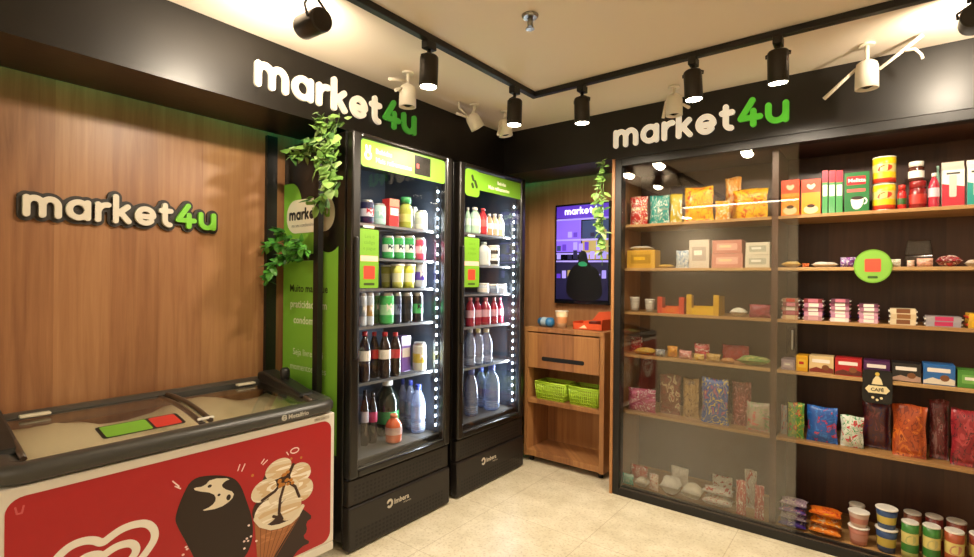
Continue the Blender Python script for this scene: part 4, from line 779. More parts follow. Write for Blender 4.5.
ITEMS = """P|coffee_bag|bag|c|-1.2345|0.119|1.704|0.187|0.02|b3201c d8c49a e6e2d8|red coffee bag at the far left end of the top shelf|bags on the top shelf
P|snack_bag|bag|c|-1.1015|0.129|1.704|0.182|0.02|1f8f86 7d9a90 e6e2d8|teal snack bag beside the red coffee bag on the top shelf|bags on the top shelf
P|snack_bag|bag|c|-1.0|0.076|1.704|0.183|0.03|b8a63c e6e2d8 e0b020|narrow olive yellow snack bag beside the teal bag on the top shelf|bags on the top shelf
P|chip_bag|bag|c|-0.86|0.17|1.704|0.207|0.0|e0b020 d88a20 c02818|tall yellow chip bag with slanted top beside a narrow olive bag|bags on the top shelf
P|snack_bag|bag|c|-0.728|0.08|1.704|0.113|0.0|e0a828 d86a1c e6e2d8|short golden snack bag in front of a leaning stack on the top shelf|bags on the top shelf
P|snack_bag|bag|c|-0.6985|0.093|1.704|0.269|0.13|d89030 c85a18 d8c49a|tallest orange snack bag standing behind the short golden bag on the top shelf|bags on the top shelf
P|chip_bag|bag|c|-0.594|0.188|1.704|0.178|0.06|e2b224 d0781c b83a1a|wide yellow chip bag at the right end of the left top shelf|bags on the top shelf
B|coffee_pack|coffee|c|-0.385|0.088|1.704|0.191|0.0|d8401c e89020 d8c49a V|orange coffee pack behind the edge of the glass door|groceries on the top shelf
B|coffee_pack|coffee|c|-0.291|0.09|1.704|0.185|0.0|d8401c e89020 d8c49a V|orange coffee pack just right of the glass door edge|groceries on the top shelf
B|slim_box|box|c|-0.2295|0.025|1.704|0.223|0.0|3c8a48 c8203a e6e2d8 H|slim red and green box next to the orange coffee pack|slim red and green boxes
B|slim_box|box|c|-0.1995|0.029|1.704|0.219|0.0|3c8a48 c8203a e6e2d8 H|slim red and green box in the middle of its trio|slim red and green boxes
B|slim_box|box|c|-0.1685|0.029|1.704|0.216|0.0|3c8a48 c8203a e6e2d8 H|slim red and green box touching the green coffee box|slim red and green boxes
B|coffee_box|coffee|c|-0.097|0.104|1.704|0.198|0.0|1f6a34 b02028 e6e2d8 C|green coffee box with a white cup and red label|groceries on the top shelf
T|food_can|can|c|0.011|0.098|1.704|0.131|0.0|e6c020 c83a20 e6e2d8|lower yellow can of the two stacked on the top shelf|stacked yellow cans
T|food_can|can|c|0.011|0.098|1.8355|0.1335|0.0|e6c020 c83a20 e6e2d8|upper yellow can of the two stacked on the top shelf|stacked yellow cans
K|sauce_bottle|bottle|c|0.0795|0.037|1.704|0.119|0.01|b02020 2f5a28 c03028|small red sauce bottle with dark green top beside the yellow cans|groceries on the top shelf
J|jam_jar|jar|c|0.138|0.07|1.704|0.13|0.0|7c1818 b03028 8a2020|lower dark red jar under the white-lidded jar|groceries on the top shelf
J|spread_jar|jar|c|0.132|0.062|1.8345|0.0935|0.002|4a2218 e6e2d8 e6e2d8|dark brown jar with a white lid stacked on the red jar|groceries on the top shelf
K|syrup_bottle|bottle|c|0.1955|0.043|1.704|0.162|0.0|a8283c c8b8c0 e6e2d8|pinkish red bottle with a pale label beside the milk carton|groceries on the top shelf
K|syrup_bottle|bottle|c|0.214|0.024|1.704|0.207|0.09|8fb8a4 d8e0d8 9cc0ac|pale green bottle peeking out behind the pinkish bottle|groceries on the top shelf
M|milk_carton|carton|c|0.2605|0.079|1.704|0.208|0.0|e6e2d8 b02838 c8beb0|white and red milk carton with slanted top|groceries on the top shelf
M|milk_carton|carton|c|0.3405|0.067|1.704|0.208|0.0|e0e6e0 1f8f86 e6e2d8|white and teal milk carton at the right edge of the top shelf|groceries on the top shelf
B|sweet_box|box|c|-1.202|0.188|1.427|0.114|0.0|c89a30 a8801c e0b020 N|yellow box at the left end of the second shelf|goods on the second shelf
F|wrapped_sweet|sweet|c|-1.2215|0.131|1.5418|0.0302|0.02|e6e2d8 d8c49a e6e2d8|white wrapped sweet lying on the yellow box|goods on the second shelf
F|flat_packet|packet|c|-1.0515|0.091|1.427|0.024|0.0|d8b040 d8c49a e0b020|flat yellow packet lying beside the yellow box|goods on the second shelf
P|clear_bag|bag|c|-0.9515|0.079|1.427|0.108|0.0|a8b4c0 6a86a8 e6e2d8|bluish clear bag leaning on a pale packet on the second shelf|goods on the second shelf
B|biscuit_box|box|c|-0.8545|0.117|1.427|0.167|0.02|c8bcae a89a90 e6e2d8 N|pale grey biscuit box between the clear bag and the pink boxes|goods on the second shelf
B|biscuit_box|box|c|-0.696|0.17|1.427|0.08|0.0|c08070 d8a898 d8c49a N|lower pinkish box of the pair on the second shelf|pinkish boxes
B|biscuit_box|box|c|-0.697|0.162|1.508|0.077|0.0|b87868 d0a090 d8c49a N|upper pinkish box of the pair on the second shelf|pinkish boxes
B|tea_box|box|c|-0.54|0.126|1.427|0.069|0.0|cfc6b2 a8a898 e6e2d8 N|lower cream box of two stacked beside the pinkish boxes|cream boxes
B|tea_box|box|c|-0.539|0.124|1.497|0.069|0.0|cfc6b2 a8a898 e6e2d8 N|upper cream box of two stacked beside the pinkish boxes|cream boxes
F|candy_bar|bar|c|-0.3795|0.091|1.427|0.034|0.0|d8b860 c89030 d8c49a|pale yellow bar lying behind the glass door edge on the second shelf|goods on the second shelf
F|candy_bar|bar|c|-0.3135|0.033|1.427|0.022|0.0|c8501c d86a1c d8c49a|small orange bar lying beside the pale yellow bar|goods on the second shelf
F|candy_bar|bar|c|-0.2305|0.119|1.427|0.029|0.0|e6e2d8 c8c4bc d8c49a|long white bar lying between the orange bar and the purple packet|goods on the second shelf
F|candy_packet|packet|c|-0.131|0.068|1.427|0.051|0.0|5a2f80 8a3a8c e6e2d8|purple packet lying left of the round green sticker|goods on the second shelf
F|candy_packet|packet|c|0.0555|0.047|1.427|0.038|0.0|e6e2d8 b8c098 d8c49a|small white packet lying right of the round green sticker|goods on the second shelf
D2|clear_clamshell|container|c|0.15|0.114|1.427|0.137|0.17|807870|clear plastic clamshell box at the back of the second shelf|goods on the second shelf
F|candy_packet|packet|c|0.1145|0.029|1.427|0.032|0.0|d8b0a0 e6e2d8 d8c49a|tiny pale pink packet lying in front of the clear clamshell box|goods on the second shelf
F|candy_packet|packet|c|0.1655|0.063|1.427|0.041|0.0|c89080 d8b0a0 d8c49a|salmon pink packet lying in front of the clear clamshell box|goods on the second shelf
F|candy_packet|packet|c|0.2505|0.093|1.427|0.053|0.0|7c1820 c04048 e6e2d8|dark red packet lying beside the salmon pink packet|goods on the second shelf
F|candy_packet|packet|c|0.338|0.072|1.427|0.033|0.0|c8b8a0 b8a080 e6e2d8|cream packet at the right edge of the second shelf|goods on the second shelf
C|clear_cup|cup|c|-1.2575|0.067|1.149|0.092|0.02|b0aca4 c8c4bc e6e2d8|small clear cup at the left end of the third shelf|goods on the third shelf
C|clear_cup|cup|c|-1.1585|0.065|1.149|0.082|0.02|a8a49c c8c4bc e6e2d8|small clear cup beside the orange display tray|goods on the third shelf
D|display_tray|tray|c|-1.0125|0.165|1.149|0.101|0.0|d85a20 c03820 d86a1c|orange cardboard display tray with raised ends on the third shelf|goods on the third shelf
D|display_tray|tray|c|-0.8275|0.187|1.149|0.119|0.0|dcb01c c89a18 e0b020|yellow cardboard display tray with raised ends on the third shelf|goods on the third shelf
F|wrapped_sweet|sweet|c|-0.638|0.088|1.149|0.05|0.0|e6e2d8 a8b088 d8c49a|small white and green wrapped sweet on the third shelf|goods on the third shelf
F|candy_packet|packet|c|-0.53|0.108|1.149|0.074|0.0|7a1824 a03040 c8788c|dark crimson packet beside the white wrapped sweet|goods on the third shelf
S|chocolate_bar|bar|c|-0.3805|0.087|1.149|0.022|0.0|c8a080 d8c49a e6e2d8|bottom bar of the stack behind the glass door edge|first stack of bars
S|chocolate_bar|bar|c|-0.379|0.088|1.1716|0.022|0.004|8a3038 b06070 e6e2d8|second lowest bar of the stack behind the glass door edge|first stack of bars
S|chocolate_bar|bar|c|-0.381|0.088|1.1942|0.022|0.008|a08078 e6e2d8 b3201c|middle bar of the stack behind the glass door edge|first stack of bars
S|chocolate_bar|bar|c|-0.3785|0.087|1.2168|0.022|0.002|702830 c8788c e6e2d8|second highest bar of the stack behind the glass door edge|first stack of bars
S|chocolate_bar|bar|c|-0.381|0.088|1.2394|0.022|0.006|907060 b3201c e6e2d8|top bar of the stack behind the glass door edge|first stack of bars
S|chocolate_bar|bar|c|-0.278|0.096|1.149|0.022|0.0|a87880 c89aa0 e6e2d8|bottom bar of the rosy stack just right of the glass door edge|second stack of bars
S|chocolate_bar|bar|c|-0.2765|0.095|1.1716|0.022|0.004|c890a8 e6e2d8 5a2f80|second lowest bar of the rosy stack just right of the glass door edge|second stack of bars
S|chocolate_bar|bar|c|-0.279|0.096|1.1942|0.022|0.008|8a4860 e6e2d8 c8788c|middle bar of the rosy stack just right of the glass door edge|second stack of bars
S|chocolate_bar|bar|c|-0.276|0.096|1.2168|0.022|0.002|b07090 e6e2d8 e6e2d8|second highest bar of the rosy stack just right of the glass door edge|second stack of bars
S|chocolate_bar|bar|c|-0.279|0.096|1.2394|0.022|0.006|7a2830 c8788c e6e2d8|top bar of the rosy stack just right of the glass door edge|second stack of bars
S|chocolate_bar|bar|c|-0.163|0.092|1.149|0.0187|0.0|d8d0cc e6e2d8 c8788c|bottom bar of the pink and white stack left below the round green sticker|third stack of bars
S|chocolate_bar|bar|c|-0.161|0.092|1.1683|0.0187|0.004|b88098 e6e2d8 5a2f80|second lowest bar of the pink and white stack left below the round green sticker|third stack of bars
S|chocolate_bar|bar|c|-0.163|0.092|1.1877|0.0187|0.008|c090a8 e6e2d8 c8788c|third lowest bar of the pink and white stack left below the round green sticker|third stack of bars
S|chocolate_bar|bar|c|-0.161|0.092|1.207|0.0187|0.002|a87088 e6e2d8 e6e2d8|third highest bar of the pink and white stack left below the round green sticker|third stack of bars
S|chocolate_bar|bar|c|-0.163|0.092|1.2263|0.0187|0.006|80405a e6e2d8 c8788c|second highest bar of the pink and white stack left below the round green sticker|third stack of bars
S|chocolate_bar|bar|c|-0.161|0.092|1.2457|0.0187|0.0|603048 c8788c e6e2d8|top bar of the pink and white stack left below the round green sticker|third stack of bars
S|chocolate_bar|bar|c|-0.0455|0.089|1.149|0.0184|0.0|c8a0b0 e6e2d8 c8788c|bottom bar of the pink and white stack right below the round green sticker|fourth stack of bars
S|chocolate_bar|bar|c|-0.0445|0.089|1.168|0.0184|0.004|b88098 e6e2d8 5a2f80|second lowest bar of the pink and white stack right below the round green sticker|fourth stack of bars
S|chocolate_bar|bar|c|-0.046|0.09|1.187|0.0184|0.008|c090a8 e6e2d8 c8788c|middle bar of the pink and white stack right below the round green sticker|fourth stack of bars
S|chocolate_bar|bar|c|-0.044|0.088|1.206|0.0184|0.002|a06880 e6e2d8 e6e2d8|second highest bar of the pink and white stack right below the round green sticker|fourth stack of bars
S|chocolate_bar|bar|c|-0.046|0.09|1.225|0.0184|0.006|6a3850 e6e2d8 c8788c|top bar of the pink and white stack right below the round green sticker|fourth stack of bars
S|chocolate_bar|bar|c|0.0865|0.111|1.149|0.0251|0.0|d0c0a0 7a4a2a e6e2d8|bottom bar of the cream and brown stack right of the pink stacks|fifth stack of bars
S|chocolate_bar|bar|c|0.0885|0.111|1.1747|0.0251|0.004|c8b490 8a5a30 e6e2d8|middle bar of the cream and brown stack right of the pink stacks|fifth stack of bars
S|chocolate_bar|bar|c|0.087|0.112|1.2003|0.0251|0.008|d8c8a8 7a4a2a e6e2d8|top bar of the cream and brown stack right of the pink stacks|fifth stack of bars
S|chocolate_bar|bar|c|0.231|0.138|1.149|0.0229|0.0|98949c b82858 e6e2d8|bottom bar of the long silver and pink pair on the third shelf|long silver bars
S|chocolate_bar|bar|c|0.233|0.138|1.1725|0.0229|0.004|a0989c c03060 e6e2d8|top bar of the long silver and pink pair on the third shelf|long silver bars
S|chocolate_bar|bar|c|0.3405|0.065|1.149|0.0324|0.0|c89a28 e0b020 b3201c|bottom bar of the yellow pair at the right edge of the third shelf|yellow bars
S|chocolate_bar|bar|c|0.3425|0.065|1.182|0.0324|0.004|d8a830 e0b020 b3201c|top bar of the yellow pair at the right edge of the third shelf|yellow bars
F|sweet_packet|sweet|c|-1.2755|0.085|0.878|0.101|0.11|a01c24 c83038 e6e2d8|upright red packet at the left end of the fourth shelf|small sweets on the fourth shelf
F|sweet_packet|sweet|c|-1.1835|0.125|0.878|0.048|0.0|c8a030 d8b848 d8c49a|golden yellow packet in front of the red one on the fourth shelf|small sweets on the fourth shelf
F|sweet_packet|sweet|c|-1.0795|0.063|0.878|0.045|0.0|687080 8a90a0 e6e2d8|small grey blue packet on the fourth shelf|small sweets on the fourth shelf
F|sweet_packet|sweet|c|-1.015|0.064|0.878|0.069|0.03|d08820 b86818 e0b020|small amber packet behind the pale pink packet|small sweets on the fourth shelf
F|sweet_packet|sweet|c|-0.9285|0.079|0.878|0.053|0.0|c87878 d8a0a0 e6e2d8|pale pink packet beside the amber packet|small sweets on the fourth shelf
F|sweet_packet|sweet|c|-0.854|0.092|0.878|0.093|0.08|b01c30 d04050 e6e2d8|bright red packet behind a small yellow one|small sweets on the fourth shelf
F|sweet_packet|sweet|c|-0.849|0.062|0.878|0.04|0.0|d0a020 e0c050 e6e2d8|small yellow packet in front of the bright red packet|small sweets on the fourth shelf
F|sweet_packet|sweet|c|-0.77|0.08|0.878|0.048|0.0|b08840 c8a860 d8c49a|flat brownish gold packet in the middle of the fourth shelf|small sweets on the fourth shelf
F|sweet_packet|sweet|c|-0.677|0.152|0.878|0.093|0.13|b01828 d02838 c8788c|large red twisted packet at the right of the fourth shelf|small sweets on the fourth shelf
F|sweet_packet|sweet|c|-0.6905|0.069|0.878|0.033|0.0|c88028 d8a040 e6e2d8|small orange packet in front of the large red packet|small sweets on the fourth shelf
F|sweet_packet|sweet|c|-0.5605|0.165|0.878|0.057|0.0|8aa060 c8c080 4a8a40|long pale green packet at the right end of the left fourth shelf|small sweets on the fourth shelf
B|snack_box|box|c|-0.3875|0.067|0.878|0.056|0.0|9a8898 b8a8b0 e6e2d8 N|lilac grey snack box behind the glass door edge|snack boxes on the fourth shelf
B|snack_box|box|c|-0.324|0.054|0.878|0.083|0.0|d8a01c e0b83c b3201c N|small yellow snack box beside the lilac one|snack boxes on the fourth shelf
B|snack_box|box|c|-0.239|0.11|0.878|0.087|0.0|d8bc88 e0ccA0 7a2a20 W|cream snack box with a brown wave|snack boxes on the fourth shelf
B|snack_box|box|c|-0.1245|0.113|0.878|0.087|0.0|b01c22 c83830 5a2018 W|bright red snack box beside the cream one|snack boxes on the fourth shelf
B|snack_box|box|c|-0.011|0.106|0.878|0.086|0.0|4a1c50 6a3070 d0b8b0 W|purple snack box above the black hanging tag|snack boxes on the fourth shelf
B|snack_box|box|c|0.1015|0.111|0.878|0.087|0.0|1c1a1c 3a3030 b09080 W|black snack box right of the purple one|snack boxes on the fourth shelf
B|snack_box|box|c|0.2185|0.115|0.878|0.095|0.0|1f62a8 4a88c8 d8d0c0 W|blue snack box with a cream lower edge|snack boxes on the fourth shelf
B|snack_box|box|c|0.33|0.1|0.878|0.079|0.0|4a8a34 70a850 e6e2d8 N|green snack box at the right edge of the fourth shelf|snack boxes on the fourth shelf
P|candy_bag|bag|c|-1.196|0.188|0.517|0.146|0.0|a83a68 c86a98 d8c0c8|magenta pink bag at the left end of the fifth shelf|bags on the fifth shelf
P|candy_bag|bag|c|-1.0345|0.135|0.517|0.25|0.05|6a3a28 b8a888 8a3a30|brown bread bag with a pale label on the fifth shelf|bags on the fifth shelf
P|candy_bag|bag|c|-0.9055|0.099|0.517|0.243|0.04|a88858 b89868 5a3420|tan biscuit bag beside the brown bread bag|bags on the fifth shelf
P|candy_bag|bag|c|-0.76|0.152|0.517|0.268|0.0|3a5aa0 a05880 d8c040|blue and pink candy bag with a yellow spot|bags on the fifth shelf
P|candy_bag|bag|c|-0.6295|0.107|0.517|0.255|0.06|7a3030 a05048 c08080|reddish transparent candy bag beside the blue candy bag|bags on the fifth shelf
P|candy_bag|bag|c|-0.534|0.122|0.517|0.161|0.0|b0a090 c86060 78a068|low clear bag of mixed candies in front of the reddish bag|bags on the fifth shelf
P|candy_bag|bag|c|-0.4125|0.031|0.517|0.16|0.05|a8a098 b05050 5a80a8|narrow clear candy bag behind the glass door edge on the fifth shelf|bags on the fifth shelf
P|candy_bag|bag|c|-0.351|0.08|0.517|0.19|0.0|4a8a38 b03028 c8b030|green and red candy bag just right of the glass door edge|bags on the fifth shelf
P|candy_bag|bag|c|-0.235|0.138|0.517|0.187|0.0|1c50a0 b02840 2a70c0|bright blue candy bag with a red figure-like blotch|bags on the fifth shelf
P|candy_bag|bag|c|-0.108|0.098|0.517|0.16|0.0|c8ccc0 b83038 2f8a50|low white red and green candy bag left of a dark bag|bags on the fifth shelf
P|candy_bag|bag|c|-0.0095|0.119|0.517|0.242|0.06|4a1c20 6a3030 2a1c40|dark maroon bag beneath the black hanging tag|bags on the fifth shelf
P|candy_bag|bag|c|0.115|0.132|0.517|0.253|0.0|a8481c c86a24 7a2c14|large leaning orange snack bag on the fifth shelf|bags on the fifth shelf
P|candy_bag|bag|c|0.225|0.072|0.517|0.285|0.06|6a2428 8a6060 3a2420|tall dim red bag behind the orange snack bag|bags on the fifth shelf
P|candy_bag|bag|c|0.3175|0.115|0.517|0.263|0.0|8a1c28 a83a40 4a1a20|crimson bag at the right edge of the fifth shelf|bags on the fifth shelf
P|tissue_pack|pack|c|-1.2675|0.079|0.046|0.064|0.0|38a898 60c0b0 e6e2d8|small turquoise pack in the left corner of the cabinet floor|packs on the cabinet floor
P|tissue_pack|pack|c|-1.2445|0.117|0.046|0.082|0.13|b83830 d06858 e6e2d8|red pack standing behind the turquoise pack|packs on the cabinet floor
F|tissue_pack|pack|c|-1.1765|0.083|0.046|0.053|0.0|c8c0b0 e6e2d8 d8c49a|little white pack lying beside the turquoise pack|packs on the cabinet floor
P|tissue_pack|pack|c|-1.1025|0.059|0.046|0.099|0.01|d0b8ac b86858 e6e2d8|narrow pinkish pack standing between white packs on the floor|packs on the cabinet floor
F|tissue_pack|pack|c|-1.003|0.12|0.046|0.096|0.0|e6e2d6 f2eee4 e6e2d8|plump white pack lying beside the narrow pinkish pack|packs on the cabinet floor
P|tissue_pack|pack|c|-0.998|0.112|0.046|0.115|0.17|e4e0d6 f0ece4 c8c4b8|white pack standing at the back of the cabinet floor|packs on the cabinet floor
F|tissue_pack|pack|c|-0.8775|0.117|0.046|0.079|0.0|e4dec8 efe8d4 e6e2d8|round cream pack lying in the middle of the cabinet floor|packs on the cabinet floor
F|tissue_pack|pack|c|-0.7345|0.165|0.046|0.051|0.0|dcd8cc e6e2d8 b83028|lower white and red pack of two stacked on the cabinet floor|packs on the cabinet floor
F|tissue_pack|pack|c|-0.7395|0.163|0.1098|0.0352|0.004|d8d4c8 b83028 e6e2d8|upper white pack with a red band stacked on the cabinet floor|packs on the cabinet floor
P|tissue_pack|pack|c|-0.7535|0.119|0.046|0.109|0.2|d0ccc0 a84038 e6e2d8|white pack with red print at the back of the stacked pair|packs on the cabinet floor
P|tissue_pack|pack|c|-0.6075|0.053|0.046|0.18|0.0|a83830 b85048 e6e2d8|upright red pack beside the stacked white packs|packs on the cabinet floor
P|tissue_pack|pack|c|-0.5815|0.065|0.046|0.207|0.12|b8b0a4 a83830 e6e2d8|tall grey white pack behind two red ones on the floor|packs on the cabinet floor
P|tissue_pack|pack|c|-0.5155|0.049|0.046|0.175|0.0|a83830 8a2c28 e6e2d8|last upright red pack toward the glass door edge|packs on the cabinet floor
F|biscuit_packet|packet|c|-0.3605|0.127|0.046|0.035|0.0|4a3a90 e6e2d8 5a2f80|bottom packet of the purple and white pile on the cabinet floor|purple biscuit packets
F|biscuit_packet|packet|c|-0.3575|0.127|0.082|0.035|0.006|b8a8c0 7a3a70 e6e2d8|second packet of the purple and white pile on the cabinet floor|purple biscuit packets
F|biscuit_packet|packet|c|-0.3605|0.127|0.118|0.035|0.0|5a4a98 e6e2d8 c8788c|third packet of the purple and white pile on the cabinet floor|purple biscuit packets
F|biscuit_packet|packet|c|-0.3575|0.127|0.154|0.035|0.006|a890a8 5a2f80 e6e2d8|top packet of the purple and white pile on the cabinet floor|purple biscuit packets
F|biscuit_packet|packet|c|-0.216|0.142|0.046|0.0453|0.0|d88030 d8c49a d86a1c|bottom packet of the orange pile on the cabinet floor|orange biscuit packets
F|biscuit_packet|packet|c|-0.213|0.142|0.0923|0.0453|0.006|e08a20 d8c49a b3201c|middle packet of the orange pile on the cabinet floor|orange biscuit packets
F|biscuit_packet|packet|c|-0.216|0.142|0.1387|0.0453|0.0|d8701c e0b020 b3201c|top packet of the orange pile on the cabinet floor|orange biscuit packets
C|noodle_cup|cup|c|-0.076|0.094|0.046|0.089|0.0|b87868 c89080 e6e2d8|lower pink cup of the pair on the cabinet floor|pink noodle cups
C|noodle_cup|cup|c|-0.076|0.094|0.1355|0.0725|0.0|c0a090 b87868 e6e2d8|upper pink cup of the pair on the cabinet floor|pink noodle cups
C|noodle_cup|cup|c|-0.087|0.072|0.046|0.154|0.13|b89080 a86858 e6e2d8|pale pink cup standing behind the pink pair|pink noodle cups
C|noodle_cup|cup|c|0.033|0.094|0.046|0.114|0.0|2f4a78 c8b050 e6e2d8|lower blue and yellow cup of the tall pair|blue noodle cups
C|noodle_cup|cup|c|0.033|0.094|0.1605|0.0965|0.0|2f4a78 c8b050 e6e2d8|upper blue and yellow cup of the tall pair|blue noodle cups
T|crisp_canister|canister|c|0.1205|0.069|0.046|0.174|0.0|3a7a30 b8b870 e6e2d8|front green canister beside the blue cups|crisp canisters on the cabinet floor
T|crisp_canister|canister|c|0.198|0.068|0.046|0.179|0.0|3a7a30 c0b878 e6e2d8|front green canister left of the orange one|crisp canisters on the cabinet floor
T|crisp_canister|canister|c|0.2765|0.073|0.046|0.179|0.0|a8502c c8886c e6e2d8|front orange red canister on the cabinet floor|crisp canisters on the cabinet floor
T|crisp_canister|canister|c|0.134|0.072|0.046|0.179|0.12|8a5038 a87868 e6e2d8|brownish canister behind the first green canister|crisp canisters on the cabinet floor
T|crisp_canister|canister|c|0.214|0.07|0.046|0.184|0.12|7a2c28 a05040 e6e2d8|dark red canister behind the second green canister|crisp canisters on the cabinet floor
T|crisp_canister|canister|c|0.294|0.076|0.046|0.184|0.12|8a4030 a86858 e6e2d8|rust canister behind the front orange red canister|crisp canisters on the cabinet floor
T|crisp_canister|canister|c|0.359|0.066|0.046|0.179|0.03|8a3c28 a86848 e6e2d8|rust canister at the right edge of the cabinet floor|crisp canisters on the cabinet floor
A|drink_can|can|f|1.7495|0.079|1.634|0.126|0.0|1c2048 d8d4e0 b02838|dark navy can at the left end of the near fridge top shelf|drinks on the first shelf of the near fridge
A|drink_can|can|f|1.833|0.074|1.634|0.117|0.0|a8ccc8 8ab8b4 c8d8d4|pale mint can beside the navy can in the near fridge|drinks on the first shelf of the near fridge
B|juice_carton|carton|f|1.9095|0.073|1.634|0.151|0.0|b83030 c88870 e6e2d8 H|red juice carton on the near fridge top shelf|drinks on the first shelf of the near fridge
K|juice_bottle|bottle|f|2.0315|0.081|1.634|0.179|0.0|9aa848 b8c070 2f8a48|bottle with a big green cap on the near fridge top shelf|drinks on the first shelf of the near fridge
A|drink_can|can|f|2.178|0.044|1.634|0.148|0.1|b0b0a8 888880 d0d0d0|grey can behind the green capped bottle|drinks on the first shelf of the near fridge
A|drink_can|can|f|2.1525|0.075|1.634|0.114|0.0|dcdcdc c0c4c8 e0e0e0|white can at the right end of the near fridge top shelf|drinks on the first shelf of the near fridge
A|drink_can|can|f|1.8955|0.069|1.454|0.127|0.0|2f9a50 e0e4e0 1c2430|white and green can nearest the green price sticker|drinks on the second shelf of the near fridge
A|drink_can|can|f|1.9765|0.073|1.454|0.133|0.0|2f9a50 e0e4e0 1c2430|white and green can in the middle of its trio|drinks on the second shelf of the near fridge
A|drink_can|can|f|2.056|0.076|1.454|0.139|0.0|2f9a50 e0e4e0 1c2430|white and green can touching the pink can|drinks on the second shelf of the near fridge
A|drink_can|can|f|2.142|0.08|1.454|0.133|0.0|b83a58 d8a0b0 e6e2d8|pink can at the right end of the near fridge second shelf|drinks on the second shelf of the near fridge
C|yogurt_cup|cup|f|1.95|0.066|1.292|0.131|0.078|b8bc50 d8dca0 e6e2d8|olive yellow cup next to the green price sticker|drinks on the third shelf of the near fridge
C|yogurt_cup|cup|f|1.973|0.082|1.292|0.136|0.0|d0d468 e0e4c0 e6e2d8|pale yellow cup in the middle of the near fridge third shelf|drinks on the third shelf of the near fridge
C|yogurt_cup|cup|f|2.061|0.086|1.292|0.139|0.0|c8cc40 e0e4c0 e6e2d8|pale yellow cup beside the purple topped can|drinks on the third shelf of the near fridge
A|drink_can|can|f|2.149|0.078|1.292|0.153|0.0|b0b8c8 4a30a0 e6e2d8|white can with purple print on the near fridge third shelf|drinks on the third shelf of the near fridge
A|drink_can|can|f|1.715|0.04|1.093|0.178|0.0|c0ccd8 8a9cb0 e6e2d8|silver blue can at the left end of the near fridge fourth shelf|cans on the fourth shelf of the near fridge
A|drink_can|can|f|1.7625|0.045|1.093|0.178|0.0|b8c4d0 b89048 e6e2d8|silver can with an orange stripe on the near fridge fourth shelf|cans on the fourth shelf of the near fridge
A|drink_can|can|f|1.882|0.046|1.093|0.174|0.085|2c7a3c 60a068 e6e2d8|dark green can behind a bright green can|cans on the fourth shelf of the near fridge
A|drink_can|can|f|1.896|0.084|1.093|0.175|0.0|3fae58 a8e0b0 e6e2d8|large bright green can on the near fridge fourth shelf|cans on the fourth shelf of the near fridge
A|drink_can|can|f|1.958|0.048|1.093|0.175|0.0|1c2440 6a7898 2a3050|navy can beside the large bright green can|cans on the fourth shelf of the near fridge
A|drink_can|can|f|2.0395|0.075|1.093|0.173|0.0|181a20 2c3038 101010|plain black can on the near fridge fourth shelf|cans on the fourth shelf of the near fridge
A|drink_can|can|f|2.126|0.074|1.093|0.172|0.0|16181c 4ab868 101010|black can with a green claw mark on the near fridge fourth shelf|cans on the fourth shelf of the near fridge
K|cola_bottle|bottle|f|1.7385|0.063|0.8|0.265|0.0|241410 e6e2d8 b8242c|cola bottle with a white label at the left end of the shelf|drinks on the fifth shelf of the near fridge
K|cola_bottle|bottle|f|1.8465|0.057|0.8|0.251|0.055|241410 b02028 b8242c|cola bottle with a red label between two white labelled ones|drinks on the fifth shelf of the near fridge
K|cola_bottle|bottle|f|1.8795|0.069|0.8|0.251|0.0|241410 e6e2d8 b8242c|cola bottle with a white label in the middle of the row|drinks on the fifth shelf of the near fridge
K|cola_bottle|bottle|f|1.956|0.068|0.8|0.244|0.0|241410 b83a40 b8242c|cola bottle with a red label beside the purple carton|drinks on the fifth shelf of the near fridge
B|milk_drink_carton|carton|f|2.0885|0.075|0.8|0.208|0.085|7a5aa8 d0c8e0 e6e2d8 H|tall purple and white carton beside the cola bottles|drinks on the fifth shelf of the near fridge
A|drink_can|can|f|2.1545|0.083|0.8|0.17|0.0|c8ccc0 c8b848 e6e2d8|white can with yellow print beside the purple carton|drinks on the fifth shelf of the near fridge
K|soda_bottle|bottle|f|1.817|0.046|0.425|0.304|0.1|1c1418 c8c0cc 2a2020|dark bottle with a pale label at the left rear of the near fridge floor|bottles on the floor of the near fridge
K|soda_bottle|bottle|f|1.876|0.054|0.425|0.282|0.1|201418 b03060 2a2020|dark bottle with a crimson label on the near fridge floor|bottles on the floor of the near fridge
K|large_soda_bottle|bottle|f|2.04|0.144|0.425|0.323|0.12|141c14 3f9a58 e6e2d8|large dark bottle with a green label and white cap|bottles on the floor of the near fridge
K|orange_drink_bottle|bottle|f|1.9625|0.097|0.425|0.155|0.0|c8623c c8a8a0 d07850|small orange drink bottle alone at the front of the near fridge floor|bottles on the floor of the near fridge
W|water_bottle|bottle|f|2.2055|0.055|0.425|0.292|0.21|a8b4d0 c0c8e0 3a48a0|rearmost blue capped water bottle on the near fridge floor|bottles on the floor of the near fridge
W|water_bottle|bottle|f|2.198|0.064|0.425|0.297|0.13|a8b4d0 c0c8e0 3a48a0|middle blue capped water bottle on the near fridge floor|bottles on the floor of the near fridge
W|water_bottle|bottle|f|2.181|0.09|0.425|0.286|0.03|a8b4d0 c0c8e0 3a48a0|front blue capped water bottle on the near fridge floor|bottles on the floor of the near fridge
K|drink_bottle|bottle|g|2.5645|0.041|1.65|0.166|0.0|a8ccb0 c8dcd0 e6e2d8|narrow pale green bottle at the left end of the far fridge top shelf|bottles on the first shelf of the far fridge
K|drink_bottle|bottle|g|2.662|0.084|1.65|0.179|0.0|b0d0b8 d0e0d8 e6e2d8|wider pale mint bottle on the far fridge top shelf|bottles on the first shelf of the far fridge
K|drink_bottle|bottle|g|2.7415|0.069|1.65|0.181|0.0|b83038 c86058 c03840|red bottle on the far fridge top shelf|bottles on the first shelf of the far fridge
